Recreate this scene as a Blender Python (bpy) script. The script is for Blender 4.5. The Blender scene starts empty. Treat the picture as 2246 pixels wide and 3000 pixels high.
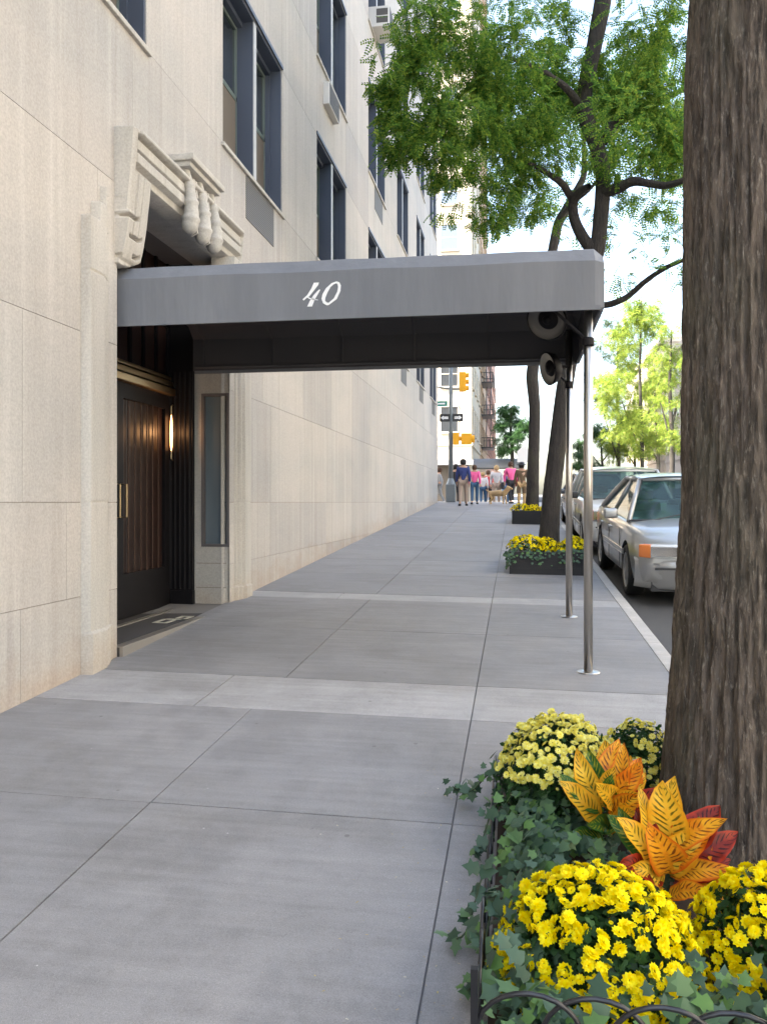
import bpy, bmesh, math, random
import numpy as np
from mathutils import Vector, Matrix
R = math.radians
sc = bpy.context.scene
col = sc.collection
random.seed(7)
rng = np.random.default_rng(11)

# ------------------------------------------------------------------ camera
CAM_H = 1.6
cam = bpy.data.cameras.new("camera")
cam.sensor_fit = 'HORIZONTAL'; cam.sensor_width = 36
cam.lens = 36*1800/1656
cam.shift_y = -21/1656
cam.clip_start = .05; cam.clip_end = 3000
cam_o = bpy.data.objects.new("camera", cam); col.objects.link(cam_o)
cam_o.location = (0, 0, CAM_H)
cam_o.rotation_euler = (R(90), 0, R(9.06))
sc.camera = cam_o

# ------------------------------------------------------------------ light
SUN_EL, SUN_AZ = 50, (-1.0, -.42)          # direction towards the sun in plan
w = bpy.data.worlds.new("World"); sc.world = w; w.use_nodes = True
nt = w.node_tree; bg = nt.nodes['Background']
sky = nt.nodes.new('ShaderNodeTexSky'); sky.sky_type = 'NISHITA'; sky.sun_disc = False
sky.sun_elevation = R(SUN_EL); sky.sun_rotation = math.atan2(SUN_AZ[0], SUN_AZ[1])
sky.air_density = 1.0; sky.dust_density = 4.0; sky.ozone_density = .6
nt.links.new(sky.outputs[0], bg.inputs[0]); bg.inputs[1].default_value = .15
sl = bpy.data.lights.new("sun", 'SUN'); sl.energy = 5.0; sl.angle = R(.5); sl.color = (1, .95, .87)
so = bpy.data.objects.new("sun", sl); col.objects.link(so)
sd = Vector((SUN_AZ[0], SUN_AZ[1], 0)).normalized()*math.cos(R(SUN_EL)) + Vector((0, 0, math.sin(R(SUN_EL))))
so.rotation_euler = sd.to_track_quat('Z', 'Y').to_euler(); so.location = (0, 0, 60)
vs = sc.view_settings
vs.view_transform = 'Standard'; vs.look = 'None'; vs.gamma = 1; vs.exposure = 2.75
vs.use_white_balance = True; vs.white_balance_temperature = 6950; vs.white_balance_tint = 7
sc.cycles.max_bounces = 6; sc.cycles.diffuse_bounces = 4; sc.cycles.transparent_max_bounces = 8

# ------------------------------------------------------------------ helpers
def gz(y):
    """height of the pavement along the street (it climbs to the crossing, then gently on)"""
    if y < -40: return -1.8
    if y < 36: return .045*y
    if y < 62: return 1.62 + .004*(y-36)
    return 1.724 + .012*(min(y, 260)-62)
def G(x, y): return gz(y) - .012*max(-3.3, min(x, 1.3))

def tag(o, label=None, cat=None, group=None, kind=None):
    if label: o['label'] = label
    if cat: o['category'] = cat
    if group: o['group'] = group
    if kind: o['kind'] = kind
    return o
def empty(name, loc, label=None, cat=None, group=None, rz=0):
    o = bpy.data.objects.new(name, None); col.objects.link(o)
    o.location = loc; o.rotation_euler = (0, 0, rz); o.empty_display_size = .1
    return tag(o, label, cat, group)
def link(o, parent, world):
    col.objects.link(o)
    if parent is not None:
        o.parent = parent
        if world and parent.parent is None and parent.type == 'EMPTY':
            o.matrix_parent_inverse = Matrix.Translation(parent.location).inverted()
    return o
def copy_tree(o, parent=None):
    c = o.copy(); col.objects.link(c)
    if parent is not None:
        c.parent = parent; c.matrix_parent_inverse = o.matrix_parent_inverse.copy()
    for ch in list(o.children): copy_tree(ch, c)
    return c

class MB:
    def __init__(s): s.v = []; s.f = []; s.m = []; s.mi = 0
    def add(s, vs_, fs, mi=None):
        b = len(s.v); s.v += [tuple(p) for p in vs_]
        for f in fs: s.f.append(tuple(i+b for i in f)); s.m.append(s.mi if mi is None else mi)
    def quad(s, a, b, c, d, mi=None): s.add([a, b, c, d], [(0, 1, 2, 3)], mi)
    def box(s, x0, x1, y0, y1, z0, z1, mi=None, bev=0, M=None):
        if bev > 0:
            b = bev; P = []
            # chamfered box through bmesh
            bm = bmesh.new(); bmesh.ops.create_cube(bm, size=1)
            for q in bm.verts: q.co = Vector((x0 if q.co.x < 0 else x1, y0 if q.co.y < 0 else y1, z0 if q.co.z < 0 else z1))
            bmesh.ops.bevel(bm, geom=bm.edges[:], offset=b, segments=2, affect='EDGES', profile=.6)
            if M: bmesh.ops.transform(bm, matrix=M, verts=bm.verts)
            bm.verts.index_update()
            s.add([q.co for q in bm.verts], [[q.index for q in f.verts] for f in bm.faces], mi); bm.free(); return
        P = [(x0, y0, z0), (x1, y0, z0), (x1, y1, z0), (x0, y1, z0), (x0, y0, z1), (x1, y0, z1), (x1, y1, z1), (x0, y1, z1)]
        if M: P = [M @ Vector(p) for p in P]
        s.add(P, [(3, 2, 1, 0), (4, 5, 6, 7), (0, 1, 5, 4), (1, 2, 6, 5), (2, 3, 7, 6), (3, 0, 4, 7)], mi)
    def tube(s, pts, rad, n=8, mi=None, caps=True):
        pts = [Vector(p) for p in pts]; k = len(pts)
        if not hasattr(rad, '__len__'): rad = [rad]*k
        up = Vector((0, 0, 1)); V = []; prev = None
        for i, p in enumerate(pts):
            t = (pts[min(i+1, k-1)] - pts[max(i-1, 0)]).normalized()
            if prev is None:
                a = t.cross(up)
                if a.length < .05: a = t.cross(Vector((1, 0, 0)))
                a.normalize()
            else:
                a = (prev - t*prev.dot(t)).normalized()
            prev = a; b = t.cross(a)
            for j in range(n):
                an = 2*math.pi*j/n; V.append(p + (a*math.cos(an)+b*math.sin(an))*rad[i])
        F = [(i*n+j, i*n+(j+1) % n, (i+1)*n+(j+1) % n, (i+1)*n+j) for i in range(k-1) for j in range(n)]
        if caps: F += [tuple(range(n))[::-1], tuple((k-1)*n+j for j in range(n))]
        s.add(V, F, mi)
    def lathe(s, prof, n=24, M=None, mi=None):
        V = [(r*math.cos(2*math.pi*j/n), r*math.sin(2*math.pi*j/n), z) for r, z in prof for j in range(n)]
        if M: V = [M @ Vector(p) for p in V]
        s.add(V, [(i*n+j, i*n+(j+1) % n, (i+1)*n+(j+1) % n, (i+1)*n+j) for i in range(len(prof)-1) for j in range(n)], mi)
    def prism(s, poly, z0, z1, M=None, mi=None):
        n = len(poly); V = [(x, y, z0) for x, y in poly]+[(x, y, z1) for x, y in poly]
        if M: V = [M @ Vector(p) for p in V]
        s.add(V, [tuple(range(n))[::-1], tuple(range(n, 2*n))]+[(j, (j+1) % n, n+(j+1) % n, n+j) for j in range(n)], mi)
    def build(s, name, mats, parent=None, smooth=False, world=True, fix=False):
        me = bpy.data.meshes.new(name); me.from_pydata(s.v, [], s.f)
        if not isinstance(mats, (list, tuple)): mats = [mats]
        for m in mats: me.materials.append(m)
        if len(mats) > 1: me.polygons.foreach_set('material_index', s.m)
        if fix:
            bm = bmesh.new(); bm.from_mesh(me); bmesh.ops.recalc_face_normals(bm, faces=bm.faces[:]); bm.to_mesh(me); bm.free()
        if smooth: me.polygons.foreach_set('use_smooth', [True]*len(me.polygons))
        me.update()
        return link(bpy.data.objects.new(name, me), parent, world)

def autosmooth(o, ang=35):
    me = o.data; bm = bmesh.new(); bm.from_mesh(me)
    for f in bm.faces: f.smooth = True
    for e in bm.edges:
        if len(e.link_faces) == 2 and e.calc_face_angle(0) > R(ang): e.smooth = False
    bm.to_mesh(me); bm.free()

# value noise --------------------------------------------------------
def _h(ix, iy, iz, seed):
    n = (ix*374761393 + iy*668265263 + iz*2147483647 + seed*974634777) & 0xffffffff
    n = ((n ^ (n >> 13))*1274126177) & 0xffffffff
    return ((n ^ (n >> 16)) & 0xffff)/65535.0
def vnoise(x, y, z, seed=0):
    x = np.asarray(x, float); y = np.asarray(y, float)+0*x; z = np.asarray(z, float)+0*x
    ix, iy, iz = [np.floor(a).astype(np.int64) for a in (x, y, z)]
    fx, fy, fz = x-ix, y-iy, z-iz
    fx, fy, fz = [a*a*(3-2*a) for a in (fx, fy, fz)]
    r = 0
    for dx in (0, 1):
        for dy in (0, 1):
            for dz in (0, 1):
                r = r + _h(ix+dx, iy+dy, iz+dz, seed)*(fx if dx else 1-fx)*(fy if dy else 1-fy)*(fz if dz else 1-fz)
    return r
def fbm(x, y, z, o=4, seed=0):
    r = 0; a = .5
    for i in range(o): r = r+a*vnoise(x, y, z, seed+i); x, y, z = x*2.03, y*2.03, z*2.03; a *= .5
    return r

def fast_mesh(name, V, F4, mats, parent=None, smooth=False, uv=None, mi=None, world=True):
    """V (n,3), F4 (m,4) int arrays"""
    me = bpy.data.meshes.new(name); V = np.asarray(V, np.float32); F4 = np.asarray(F4, np.int32)
    me.vertices.add(len(V)); me.vertices.foreach_set('co', V.ravel())
    k = F4.shape[1]
    me.loops.add(F4.size); me.loops.foreach_set('vertex_index', F4.ravel())
    me.polygons.add(len(F4)); me.polygons.foreach_set('loop_start', np.arange(0, F4.size, k, dtype=np.int32))
    me.polygons.foreach_set('loop_total', np.full(len(F4), k, np.int32))
    if not isinstance(mats, (list, tuple)): mats = [mats]
    for m in mats: me.materials.append(m)
    if mi is not None: me.polygons.foreach_set('material_index', np.asarray(mi, np.int32))
    if smooth: me.polygons.foreach_set('use_smooth', np.ones(len(F4), bool))
    if uv is not None:
        l = me.uv_layers.new(name='UVMap'); l.data.foreach_set('uv', np.asarray(uv, np.float32)[F4.ravel()].ravel())
    me.update(calc_edges=True); me.validate()
    return link(bpy.data.objects.new(name, me), parent, world)

def frames(N, spin=None):
    """orthonormal frames (n,3,3) columns a,b,n for normals N, random spin"""
    N = N/np.linalg.norm(N, axis=1, keepdims=True)
    ref = np.where(np.abs(N[:, 2:3]) < .9, np.array([[0, 0, 1.]]), np.array([[1., 0, 0]]))
    A = np.cross(ref, N); A /= np.linalg.norm(A, axis=1, keepdims=True); B = np.cross(N, A)
    if spin is None: spin = rng.uniform(0, 2*np.pi, len(N))
    c, s_ = np.cos(spin)[:, None], np.sin(spin)[:, None]
    return np.stack([A*c+B*s_, -A*s_+B*c, N], axis=2)
def scatter(tv, tf, P, M, S):
    """template verts (k,3), faces (m,q); positions, frames, scales -> V, F"""
    tv = np.asarray(tv, float); tf = np.asarray(tf)
    V = np.einsum('nij,kj->nki', M, tv)*np.asarray(S).reshape(-1, 1, 1) + P[:, None, :]
    F = tf[None]+(np.arange(len(P))*len(tv))[:, None, None]
    return V.reshape(-1, 3), F.reshape(-1, tf.shape[1])

# ------------------------------------------------------------------ materials
def mat(name, color=(.5, .5, .5), rough=.7, metal=0, **kw):
    m = bpy.data.materials.new(name); m.use_nodes = True
    b = m.node_tree.nodes['Principled BSDF']
    b.inputs['Base Color'].default_value = (*color, 1); b.inputs['Roughness'].default_value = rough
    b.inputs['Metallic'].default_value = metal
    for k, v in kw.items(): b.inputs[k].default_value = v
    return m
class NT:
    def __init__(s, m): s.t = m.node_tree; s.b = s.t.nodes['Principled BSDF']
    def n(s, t, **kw):
        o = s.t.nodes.new(t)
        for k, v in kw.items():
            if k.startswith('i_'):
                o.inputs[int(k[2:]) if k[2:].isdigit() else k[2:]].default_value = v
            else: setattr(o, k, v)
        return o
    def l(s, a, b): s.t.links.new(a, b)
    def coord(s, scale=(1, 1, 1), kind='Object'):
        c = s.n('ShaderNodeTexCoord'); mp = s.n('ShaderNodeMapping'); mp.inputs['Scale'].default_value = scale
        s.l(c.outputs[kind], mp.inputs[0]); return mp.outputs[0]
    def noise(s, vec, scale, detail=4, rough=.55, dist=0):
        o = s.n('ShaderNodeTexNoise'); o.inputs['Scale'].default_value = scale; o.inputs['Detail'].default_value = detail
        o.inputs['Roughness'].default_value = rough; o.inputs['Distortion'].default_value = dist
        s.l(vec, o.inputs['Vector']); return o.outputs[0]
    def ramp(s, fac, stops):
        o = s.n('ShaderNodeValToRGB'); e = o.color_ramp.elements
        while len(e) < len(stops): e.new(.5)
        for q, (p, c) in zip(e, stops): q.position = p; q.color = (*c, 1) if len(c) == 3 else c
        s.l(fac, o.inputs[0]); return o.outputs[0]
    def mix(s, a, b, fac, mode='MIX'):
        o = s.n('ShaderNodeMix', data_type='RGBA', blend_type=mode)
        for sock, v in ((o.inputs[6], a), (o.inputs[7], b), (o.inputs[0], fac)):
            if hasattr(v, 'node'): s.l(v, sock)
            elif isinstance(v, (int, float)): sock.default_value = v
            else: sock.default_value = (*v, 1)
        return o.outputs[2]
    def math(s, op, a, b=0, c=0):
        o = s.n('ShaderNodeMath', operation=op)
        for i, v in enumerate((a, b, c)):
            if hasattr(v, 'node'): s.l(v, o.inputs[i])
            else: o.inputs[i].default_value = v
        return o.outputs[0]
    def island(s): return s.n('ShaderNodeNewGeometry').outputs['Random Per Island']
    def bump(s, h, strength=.3, dist=.01):
        o = s.n('ShaderNodeBump'); o.inputs['Strength'].default_value = strength; o.inputs['Distance'].default_value = dist
        s.l(h, o.inputs['Height']); s.l(o.outputs[0], s.b.inputs['Normal'])
    def base(s, c): s.l(c, s.b.inputs['Base Color'])

def g1(v): return (v, v, v)
def stone_mat(name, c0, c1, isl=.18, streak=.3, grime=True):
    m = mat(name, c0, .82); t = NT(m)
    big = t.noise(t.coord((1, .35, .9)), 1.1, 3)
    c = t.mix(c0, c1, t.ramp(big, [(.35, g1(0)), (.68, g1(1))]))
    st = t.noise(t.coord((1.5, 3.2, .12)), 2.2, 6, .65)
    c = t.mix(c, t.mix(c, (.56, .50, .44), .8, 'MULTIPLY'), t.math('MULTIPLY', t.ramp(st, [(.5, g1(0)), (.72, g1(1))]), streak))
    st2 = t.noise(t.coord((1.5, 5.0, .16)), 1.7, 5, .6)
    c = t.mix(c, (.62, .60, .56), t.math('MULTIPLY', t.ramp(st2, [(.52, g1(0)), (.75, g1(1))]), streak*1.1))
    sp = t.noise(t.coord(), 60, 3)
    c = t.mix(c, g1(.5), .16, 'OVERLAY') if False else t.mix(c, t.ramp(sp, [(.3, g1(.86)), (.7, g1(1.08))]), 1, 'MULTIPLY')
    pi = t.ramp(t.island(), [(0, (1-isl, 1-isl, 1-isl*.9)), (.5, (1, .985, .965)), (1, (1.0+isl*.35, 1.0+isl*.3, 1+isl*.2))])
    c = t.mix(c, pi, 1, 'MULTIPLY')
    if grime:
        # rusty, dusty splash zone just above the pavement
        pos = t.n('ShaderNodeNewGeometry'); sx = t.n('ShaderNodeSeparateXYZ'); t.l(pos.outputs['Position'], sx.inputs[0])
        gh = t.math('SUBTRACT', sx.outputs[2], t.math('MULTIPLY_ADD', sx.outputs[1], .045, .04))
        nz = t.noise(t.coord((1, 1, 2)), 2.5, 5)
        k = t.math('SUBTRACT', t.math('MULTIPLY', nz, .75), gh)
        k = t.ramp(k, [(.05, g1(0)), (.45, g1(1))])
        c = t.mix(c, t.mix(c, (.80, .60, .42), 1, 'MULTIPLY'), t.math('MULTIPLY', k, .45))
    t.base(c); t.bump(t.noise(t.coord(), 90, 4), .25, .004)
    return m

M = {}
M['stone'] = stone_mat('limestone', (.455, .420, .385), (.385, .372, .352), .13, .34)
M['carved'] = stone_mat('carved_limestone', (.47, .44, .40), (.41, .40, .37), isl=.0, streak=.45, grime=True)
M['mortar'] = mat('mortar', (.20, .17, .14), .9)
M['granite'] = None
def slab_mat(name, c0, c1, isl, speck=.12, dark=.0):
    m = mat(name, c0, .72); t = NT(m)
    big = t.noise(t.coord((.8, .8, .8)), 1.3, 5, .6)
    c = t.mix(c0, c1, t.ramp(big, [(.35, g1(0)), (.65, g1(1))]))
    br = t.noise(t.coord((.25, 3, 1)), 6, 4)                # fine brushed finish across the slabs
    c = t.mix(c, t.ramp(br, [(.3, g1(.90)), (.7, g1(1.07))]), 1, 'MULTIPLY')
    pt = t.noise(t.coord((1, 1.6, 1)), .8, 7, .62, .6)
    c = t.mix(c, t.ramp(pt, [(.36, (.86, .85, .83)), (.5, g1(1)), (.66, (1.08, 1.07, 1.06))]), .8, 'MULTIPLY')
    sp = t.noise(t.coord(), 170, 2, .6)
    c = t.mix(c, t.ramp(sp, [(.3, g1(1-speck)), (.7, g1(1+speck))]), 1, 'MULTIPLY')
    gr = t.noise(t.coord(), 420, 1, .5)
    c = t.mix(c, t.ramp(gr, [(.25, g1(.8)), (.5, g1(1)), (.78, g1(1.3))]), 1, 'MULTIPLY')
    st = t.noise(t.coord((1, .7, 1)), 3.1, 6, .7)
    c = t.mix(c, t.ramp(st, [(.42, g1(.80)), (.55, g1(1))]), .7, 'MULTIPLY')
    vo = t.n('ShaderNodeTexVoronoi'); vo.inputs['Scale'].default_value = 4.5; t.l(t.coord(), vo.inputs['Vector'])
    c = t.mix(c, (.62, .60, .57), t.math('MULTIPLY', t.math('LESS_THAN', vo.outputs['Distance'], .02), .5))   # gum and paint specks
    vo2 = t.n('ShaderNodeTexVoronoi'); vo2.inputs['Scale'].default_value = 3.2; t.l(t.coord((1.1, .9, 1)), vo2.inputs['Vector'])
    c = t.mix(c, (.08, .075, .07), t.math('MULTIPLY', t.math('LESS_THAN', vo2.outputs['Distance'], .04), .45))
    c = t.mix(c, t.ramp(t.island(), [(0, (1-isl, 1-isl*.95, 1-isl*.8)), (1, (1+isl*.5, 1+isl*.45, 1+isl*.5))]), 1, 'MULTIPLY')
    t.base(c)
    t.l(t.ramp(st, [(.3, g1(.55)), (.7, g1(.8))]), t.b.inputs['Roughness'])
    t.bump(sp, .2, .002)
    return m
M['slab'] = slab_mat('bluestone', (.252, .247, .248), (.232, .225, .220), .10)
M['granite'] = slab_mat('granite_band', (.37, .362, .36), (.33, .32, .31), .06, .2)
M['kerb'] = slab_mat('kerb_stone', (.46, .44, .41), (.38, .365, .34), .08, .12)
M['joint'] = mat('joint', (.19, .182, .175), .95)
def asphalt():
    m = mat('asphalt', (.05, .05, .052), .8); t = NT(m)
    c = t.mix((.045, .045, .048), (.075, .073, .07), t.noise(t.coord(), 1.2, 5))
    c = t.mix(c, t.ramp(t.noise(t.coord(), 120, 2), [(.3, g1(.7)), (.75, g1(1.5))]), 1, 'MULTIPLY')
    t.base(c); t.bump(t.noise(t.coord(), 150, 2), .5, .006); return m
M['asphalt'] = asphalt()
M['white_paint'] = mat('road_paint', (.75, .75, .72), .6)
M['frame'] = mat('window_metal', (.060, .074, .105), .45)
M['mullion'] = mat('window_mullion', (.42, .42, .42), .5)
M['sash'] = mat('sash_green', (.10, .13, .12), .5)
M['screen'] = mat('insect_screen', (.12, .10, .08), .75)
def glass(name, col_=(.02, .025, .03), rough=.03):
    m = mat(name, col_, rough); m.node_tree.nodes['Principled BSDF'].inputs['Specular IOR Level'].default_value = .9
    m.node_tree.nodes['Principled BSDF'].inputs['IOR'].default_value = 2.3
    return m
M['glass'] = glass('window_glass')
M['frost'] = mat('frosted_glass', (.13, .16, .18), .25)
def louvre():
    m = mat('louvre_panel', (.10, .095, .09), .6); t = NT(m)
    wv = t.n('ShaderNodeTexWave', wave_type='BANDS', bands_direction='Z'); wv.inputs['Scale'].default_value = 12; t.l(t.coord(), wv.inputs[0])
    t.base(t.mix((.12, .115, .11), (.07, .065, .06), wv.outputs[1])); t.bump(wv.outputs[1], .6, .01); return m
M['louvre'] = louvre()
def fabric():
    m = mat('canopy_cloth', (.155, .165, .185), .78); t = NT(m)
    a = t.noise(t.coord((.6, 1, .25)), 2.3, 4)
    c = t.mix((.150, .158, .176), (.185, .193, .21), t.ramp(a, [(.3, g1(0)), (.7, g1(1))]))
    c = t.mix(c, t.ramp(t.noise(t.coord((1, 1, .08)), 9, 5), [(.3, g1(.93)), (.7, g1(1.05))]), 1, 'MULTIPLY')
    t.base(c); t.bump(t.noise(t.coord((1, 1, .25)), 3.0, 4), .5, .04); return m
M['cloth'] = fabric()
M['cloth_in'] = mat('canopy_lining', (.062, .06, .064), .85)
M['white'] = mat('white_lettering', (.85, .85, .85), .6)
M['steel'] = mat('brushed_steel', (.50, .47, .43), .28, 1)
M['bronze_dark'] = mat('dark_bronze', (.009, .008, .009), .5, .0)
M['bronze_dark'].node_tree.nodes['Principled BSDF'].inputs['Specular IOR Level'].default_value = .15
M['brass'] = mat('polished_brass', (.45, .34, .20), .32, 1)
M['brown_glass'] = mat('amber_glass', (.016, .005, .003), .45)
M['lobby'] = mat('lobby_wall', (.16, .06, .03), .6)
def emis(name, c, s):
    m = bpy.data.materials.new(name); m.use_nodes = True; n = m.node_tree
    e = n.nodes.new('ShaderNodeEmission'); e.inputs[0].default_value = (*c, 1); e.inputs[1].default_value = s
    n.links.new(e.outputs[0], n.nodes['Material Output'].inputs[0]); return m
M['lamp_glow'] = emis('lamp_glow', (1, .42, .16), 1.6)
M['mat_floor'] = mat('rubber_mat', (.055, .05, .048), .9)
M['pale'] = mat('pale_inlay', (.5, .47, .38), .7)
M['black_iron'] = mat('black_iron', (.012, .012, .014), .3)
M['soil'] = mat('soil', (.035, .022, .015), .95)
def bark(name, c0, c1, crest):
    m = mat(name, c0, .9); t = NT(m)
    a = t.noise(t.coord((1, 1, .15)), 34, 6, .65, .25)
    c = t.mix(c0, c1, t.ramp(a, [(.36, g1(0)), (.6, g1(1))]))
    b = t.noise(t.coord((1, 1, .20)), 85, 5, .7, .3)
    c = t.mix(c, crest, t.math('MULTIPLY', t.ramp(b, [(.55, g1(0)), (.7, g1(1))]), .55))
    l = t.noise(t.coord((1, 1, .5)), 3, 4)
    c = t.mix(c, (.075, .08, .045), t.math('MULTIPLY', t.ramp(l, [(.5, g1(0)), (.7, g1(1))]), .35))
    t.base(c)
    t.bump(t.math('ADD', a, t.math('MULTIPLY', b, .5)), 1, .035); return m
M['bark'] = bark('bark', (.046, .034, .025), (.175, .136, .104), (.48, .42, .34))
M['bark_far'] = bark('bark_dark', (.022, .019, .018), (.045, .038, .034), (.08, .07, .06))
def leafmat(name, c0, c1, trans=.4, rough=.5, c2=None):
    m = bpy.data.materials.new(name); m.use_nodes = True; t = NT(m)
    stops = [(0, c0), (1, c1)] if c2 is None else [(0, c0), (.55, c1), (1, c2)]
    c = t.ramp(t.island(), stops)
    t.base(c); t.b.inputs['Roughness'].default_value = rough; t.b.inputs['Specular IOR Level'].default_value = .2
    tr = t.n('ShaderNodeBsdfTranslucent'); t.l(c, tr.inputs[0])
    mx = t.n('ShaderNodeMixShader'); mx.inputs[0].default_value = trans
    t.l(t.b.outputs[0], mx.inputs[1]); t.l(tr.outputs[0], mx.inputs[2]); t.l(mx.outputs[0], t.t.nodes['Material Output'].inputs[0])
    return m
M['locust'] = leafmat('locust_leaf', (.045, .13, .028), (.13, .26, .04), .6, .75, (.27, .36, .05))
M['locust_y'] = leafmat('yellowing_leaf', (.10, .19, .03), (.22, .30, .05), .5, .5, (.34, .36, .07))
M['street_leaf'] = leafmat('street_leaf', (.03, .08, .03), (.07, .15, .05), .35)
M['mum_leaf'] = leafmat('mum_leaf', (.012, .040, .010), (.035, .090, .022), .2, .55)
M['ivy'] = leafmat('ivy_leaf', (.030, .065, .036), (.075, .13, .085), .15, .34, (.10, .20, .05))
def petal(name, c0, c1, c2):
    m = leafmat(name, c0, c1, .3, .6, c2); return m
M['petal'] = petal('yellow_petal', (.88, .64, .002), (.90, .77, .004), (.90, .82, .03))
M['petal_pale'] = petal('pale_petal', (.86, .74, .08), (.88, .82, .22), (.88, .85, .36))
def croton(name, c0, c1, vein, edge=None, inv=False):
    m = leafmat(name, c0, c1, .25, .32); t = NT(m)
    uv = t.n('ShaderNodeUVMap'); sx = t.n('ShaderNodeSeparateXYZ'); t.l(uv.outputs[0], sx.inputs[0])
    u = t.math('ABSOLUTE', t.math('SUBTRACT', sx.outputs[0], .5)); v = sx.outputs[1]
    ph = t.math('SUBTRACT', t.math('MULTIPLY', v, 12), t.math('MULTIPLY', u, 5))
    st = t.math('SINE', t.math('MULTIPLY', ph, 6.283))
    nz = t.noise(t.coord(), 45, 2)
    k = t.math('MULTIPLY', t.ramp(t.math('ADD', t.math('MULTIPLY', st, .5), t.math('MULTIPLY', nz, .9)), [(.62, g1(0)), (.80, g1(1))]),
               t.ramp(u, [(.04, g1(0)), (.10, g1(1)), (.30, g1(1)), (.42, g1(0))]))
    base_c = t.ramp(t.island(), [(0, c0), (1, c1)])
    bl = t.noise(t.coord(), 16, 4, .6)
    base_c = t.mix(base_c, edge or c1, t.math('MULTIPLY', t.ramp(bl, [(.45, g1(0)), (.65, g1(1))]), .75))
    bl2 = t.noise(t.coord((1, 1, 1.3)), 27, 3, .6)
    base_c = t.mix(base_c, vein, t.math('MULTIPLY', t.ramp(bl2, [(.60, g1(0)), (.70, g1(1))]), .55))
    base_c = t.mix(base_c, edge or c1, t.ramp(u, [(.36, g1(0)), (.5, g1(1))]))
    c = t.mix(base_c, vein, t.math('MULTIPLY', k, .92))
    t.base(c)
    for n in t.t.nodes:
        if n.type == 'BSDF_TRANSLUCENT': t.l(c, n.inputs[0])
    return m
M['cr_yellow'] = croton('croton_yellow', (.80, .42, .02), (.85, .52, .05), (.10, .09, .01), (.75, .33, .015))
M['cr_orange'] = croton('croton_orange', (.78, .33, .02), (.84, .43, .03), (.16, .04, .01), (.65, .12, .01))
M['cr_red'] = croton('croton_red', (.13, .014, .008), (.24, .022, .010), (.03, .005, .005), (.40, .035, .012))
M['cr_green'] = croton('croton_green', (.02, .09, .02), (.03, .11, .025), (.30, .30, .02), (.05, .14, .02))
M['stem'] = mat('plant_stem', (.03, .05, .02), .7)
M['ped_yellow'] = mat('signal_yellow', (.80, .38, .01), .5)
M['sign_green'] = mat('sign_green', (.02, .22, .19), .5)
M['sign_black'] = mat('sign_black', (.02, .02, .022), .5)
M['galv'] = mat('galvanised_pole', (.16, .18, .19), .5, .4)
M['skin'] = mat('skin', (.50, .30, .21), .6)
M['rust'] = mat('rust_stain', (.20, .09, .04), .85)

# ------------------------------------------------------------------ ground
def strip_sheet(name, xs, dz, m, ys=None, zfun=None):
    mb = MB(); ys = ys or ([-300, -40]+list(range(-36, 37, 4))+[62, 100, 160, 260, 900])
    zfun = zfun or (lambda x, y: gz(y)+dz)
    for a, b in zip(ys[:-1], ys[1:]):
        for p, q in zip(xs[:-1], xs[1:]):
            mb.quad((p, a, zfun(p, a)), (q, a, zfun(q, a)), (q, b, zfun(q, b)), (p, b, zfun(p, b)))
    return tag(mb.build(name, m), kind='structure')
strip_sheet('ground', [-900, -60, 0, 60, 900], -.45, M['asphalt'])
strip_sheet('road', [1.29, 10.4], -.175, M['asphalt'])
WX = -3.24
AVE0, AVE1 = 36.2, 60.0
# avenue surface
mb = MB(); mb.quad((-300, AVE0, gz(36)-.171), (300, AVE0, gz(36)-.171), (300, AVE1, gz(60)-.171), (-300, AVE1, gz(60)-.171))
tag(mb.build('avenue', M['asphalt']), kind='structure')
mb = MB()
for i in range(9):
    y = 37.2+0*i
    x = 1.7+i*1.0
    if x < 10: mb.quad((x, 37.4, gz(37)-.166), (x+.5, 37.4, gz(37)-.166), (x+.5, 40.4, gz(40)-.166), (x, 40.4, gz(40)-.166))
tag(mb.build('road_marking', M['white_paint']), kind='structure')
# pavement slabs
rows = [(-9.0, -7.1, 0), (-7.1, -5.3, 0), (-5.3, -3.5, 0), (-3.5, -1.7, 0), (-1.7, .1, 0), (.1, 1.9, 0), (1.9, 3.70, 0), (3.70, 5.22, 0), (5.22, 6.03, 1),
        (6.03, 7.87, 0), (7.87, 9.65, 0), (9.65, 10.08, 1)]
y = 10.08
while y < 35: rows.append((y, min(y+1.83, AVE0), 0)); y += 1.83
cols = [(WX-.05, -1.70), (-1.70, -.28), (-.28, 1.16)]
mb = MB(); g = .0038
sheetz = lambda x, y, d=0: G(x, y)+d
for (a, b, k) in rows:
    if k == 1: cc = [(WX-.05, 1.16)] if False else [(WX-.05, -2.1), (-2.1, -.28), (-.28, 1.16)]
    else: cc = cols
    for (p, q) in cc:
        jz = random.uniform(-.0015, .0015)
        p2, q2, a2, b2 = p+g, q-g, a+g, b-g
        n = 1
        top = [(p2, a2, sheetz(p2, a2)+jz), (q2, a2, sheetz(q2, a2)+jz), (q2, b2, sheetz(q2, b2)+jz), (p2, b2, sheetz(p2, b2)+jz)]
        bot = [(x, y_, z-.012) for x, y_, z in top]
        mb.add(top+bot, [(0, 1, 2, 3), (4, 5, 1, 0), (5, 6, 2, 1), (6, 7, 3, 2), (7, 4, 0, 3)], k)
tag(mb.build('sidewalk', [M['slab'], M['granite']]), kind='structure')
mb = MB(); Y0, Y1 = -9, AVE0
for a, b in ((Y0, 12), (12, Y1)):
    mb.quad((WX-1, a, G(WX, a)-.010), (1.16, a, G(1.16, a)-.010), (1.16, b, G(1.16, b)-.010), (WX-1, b, G(WX, b)-.010))
tag(mb.build('sidewalk_bedding', M['joint']), kind='structure')
mb = MB(); y = -9.0
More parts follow.
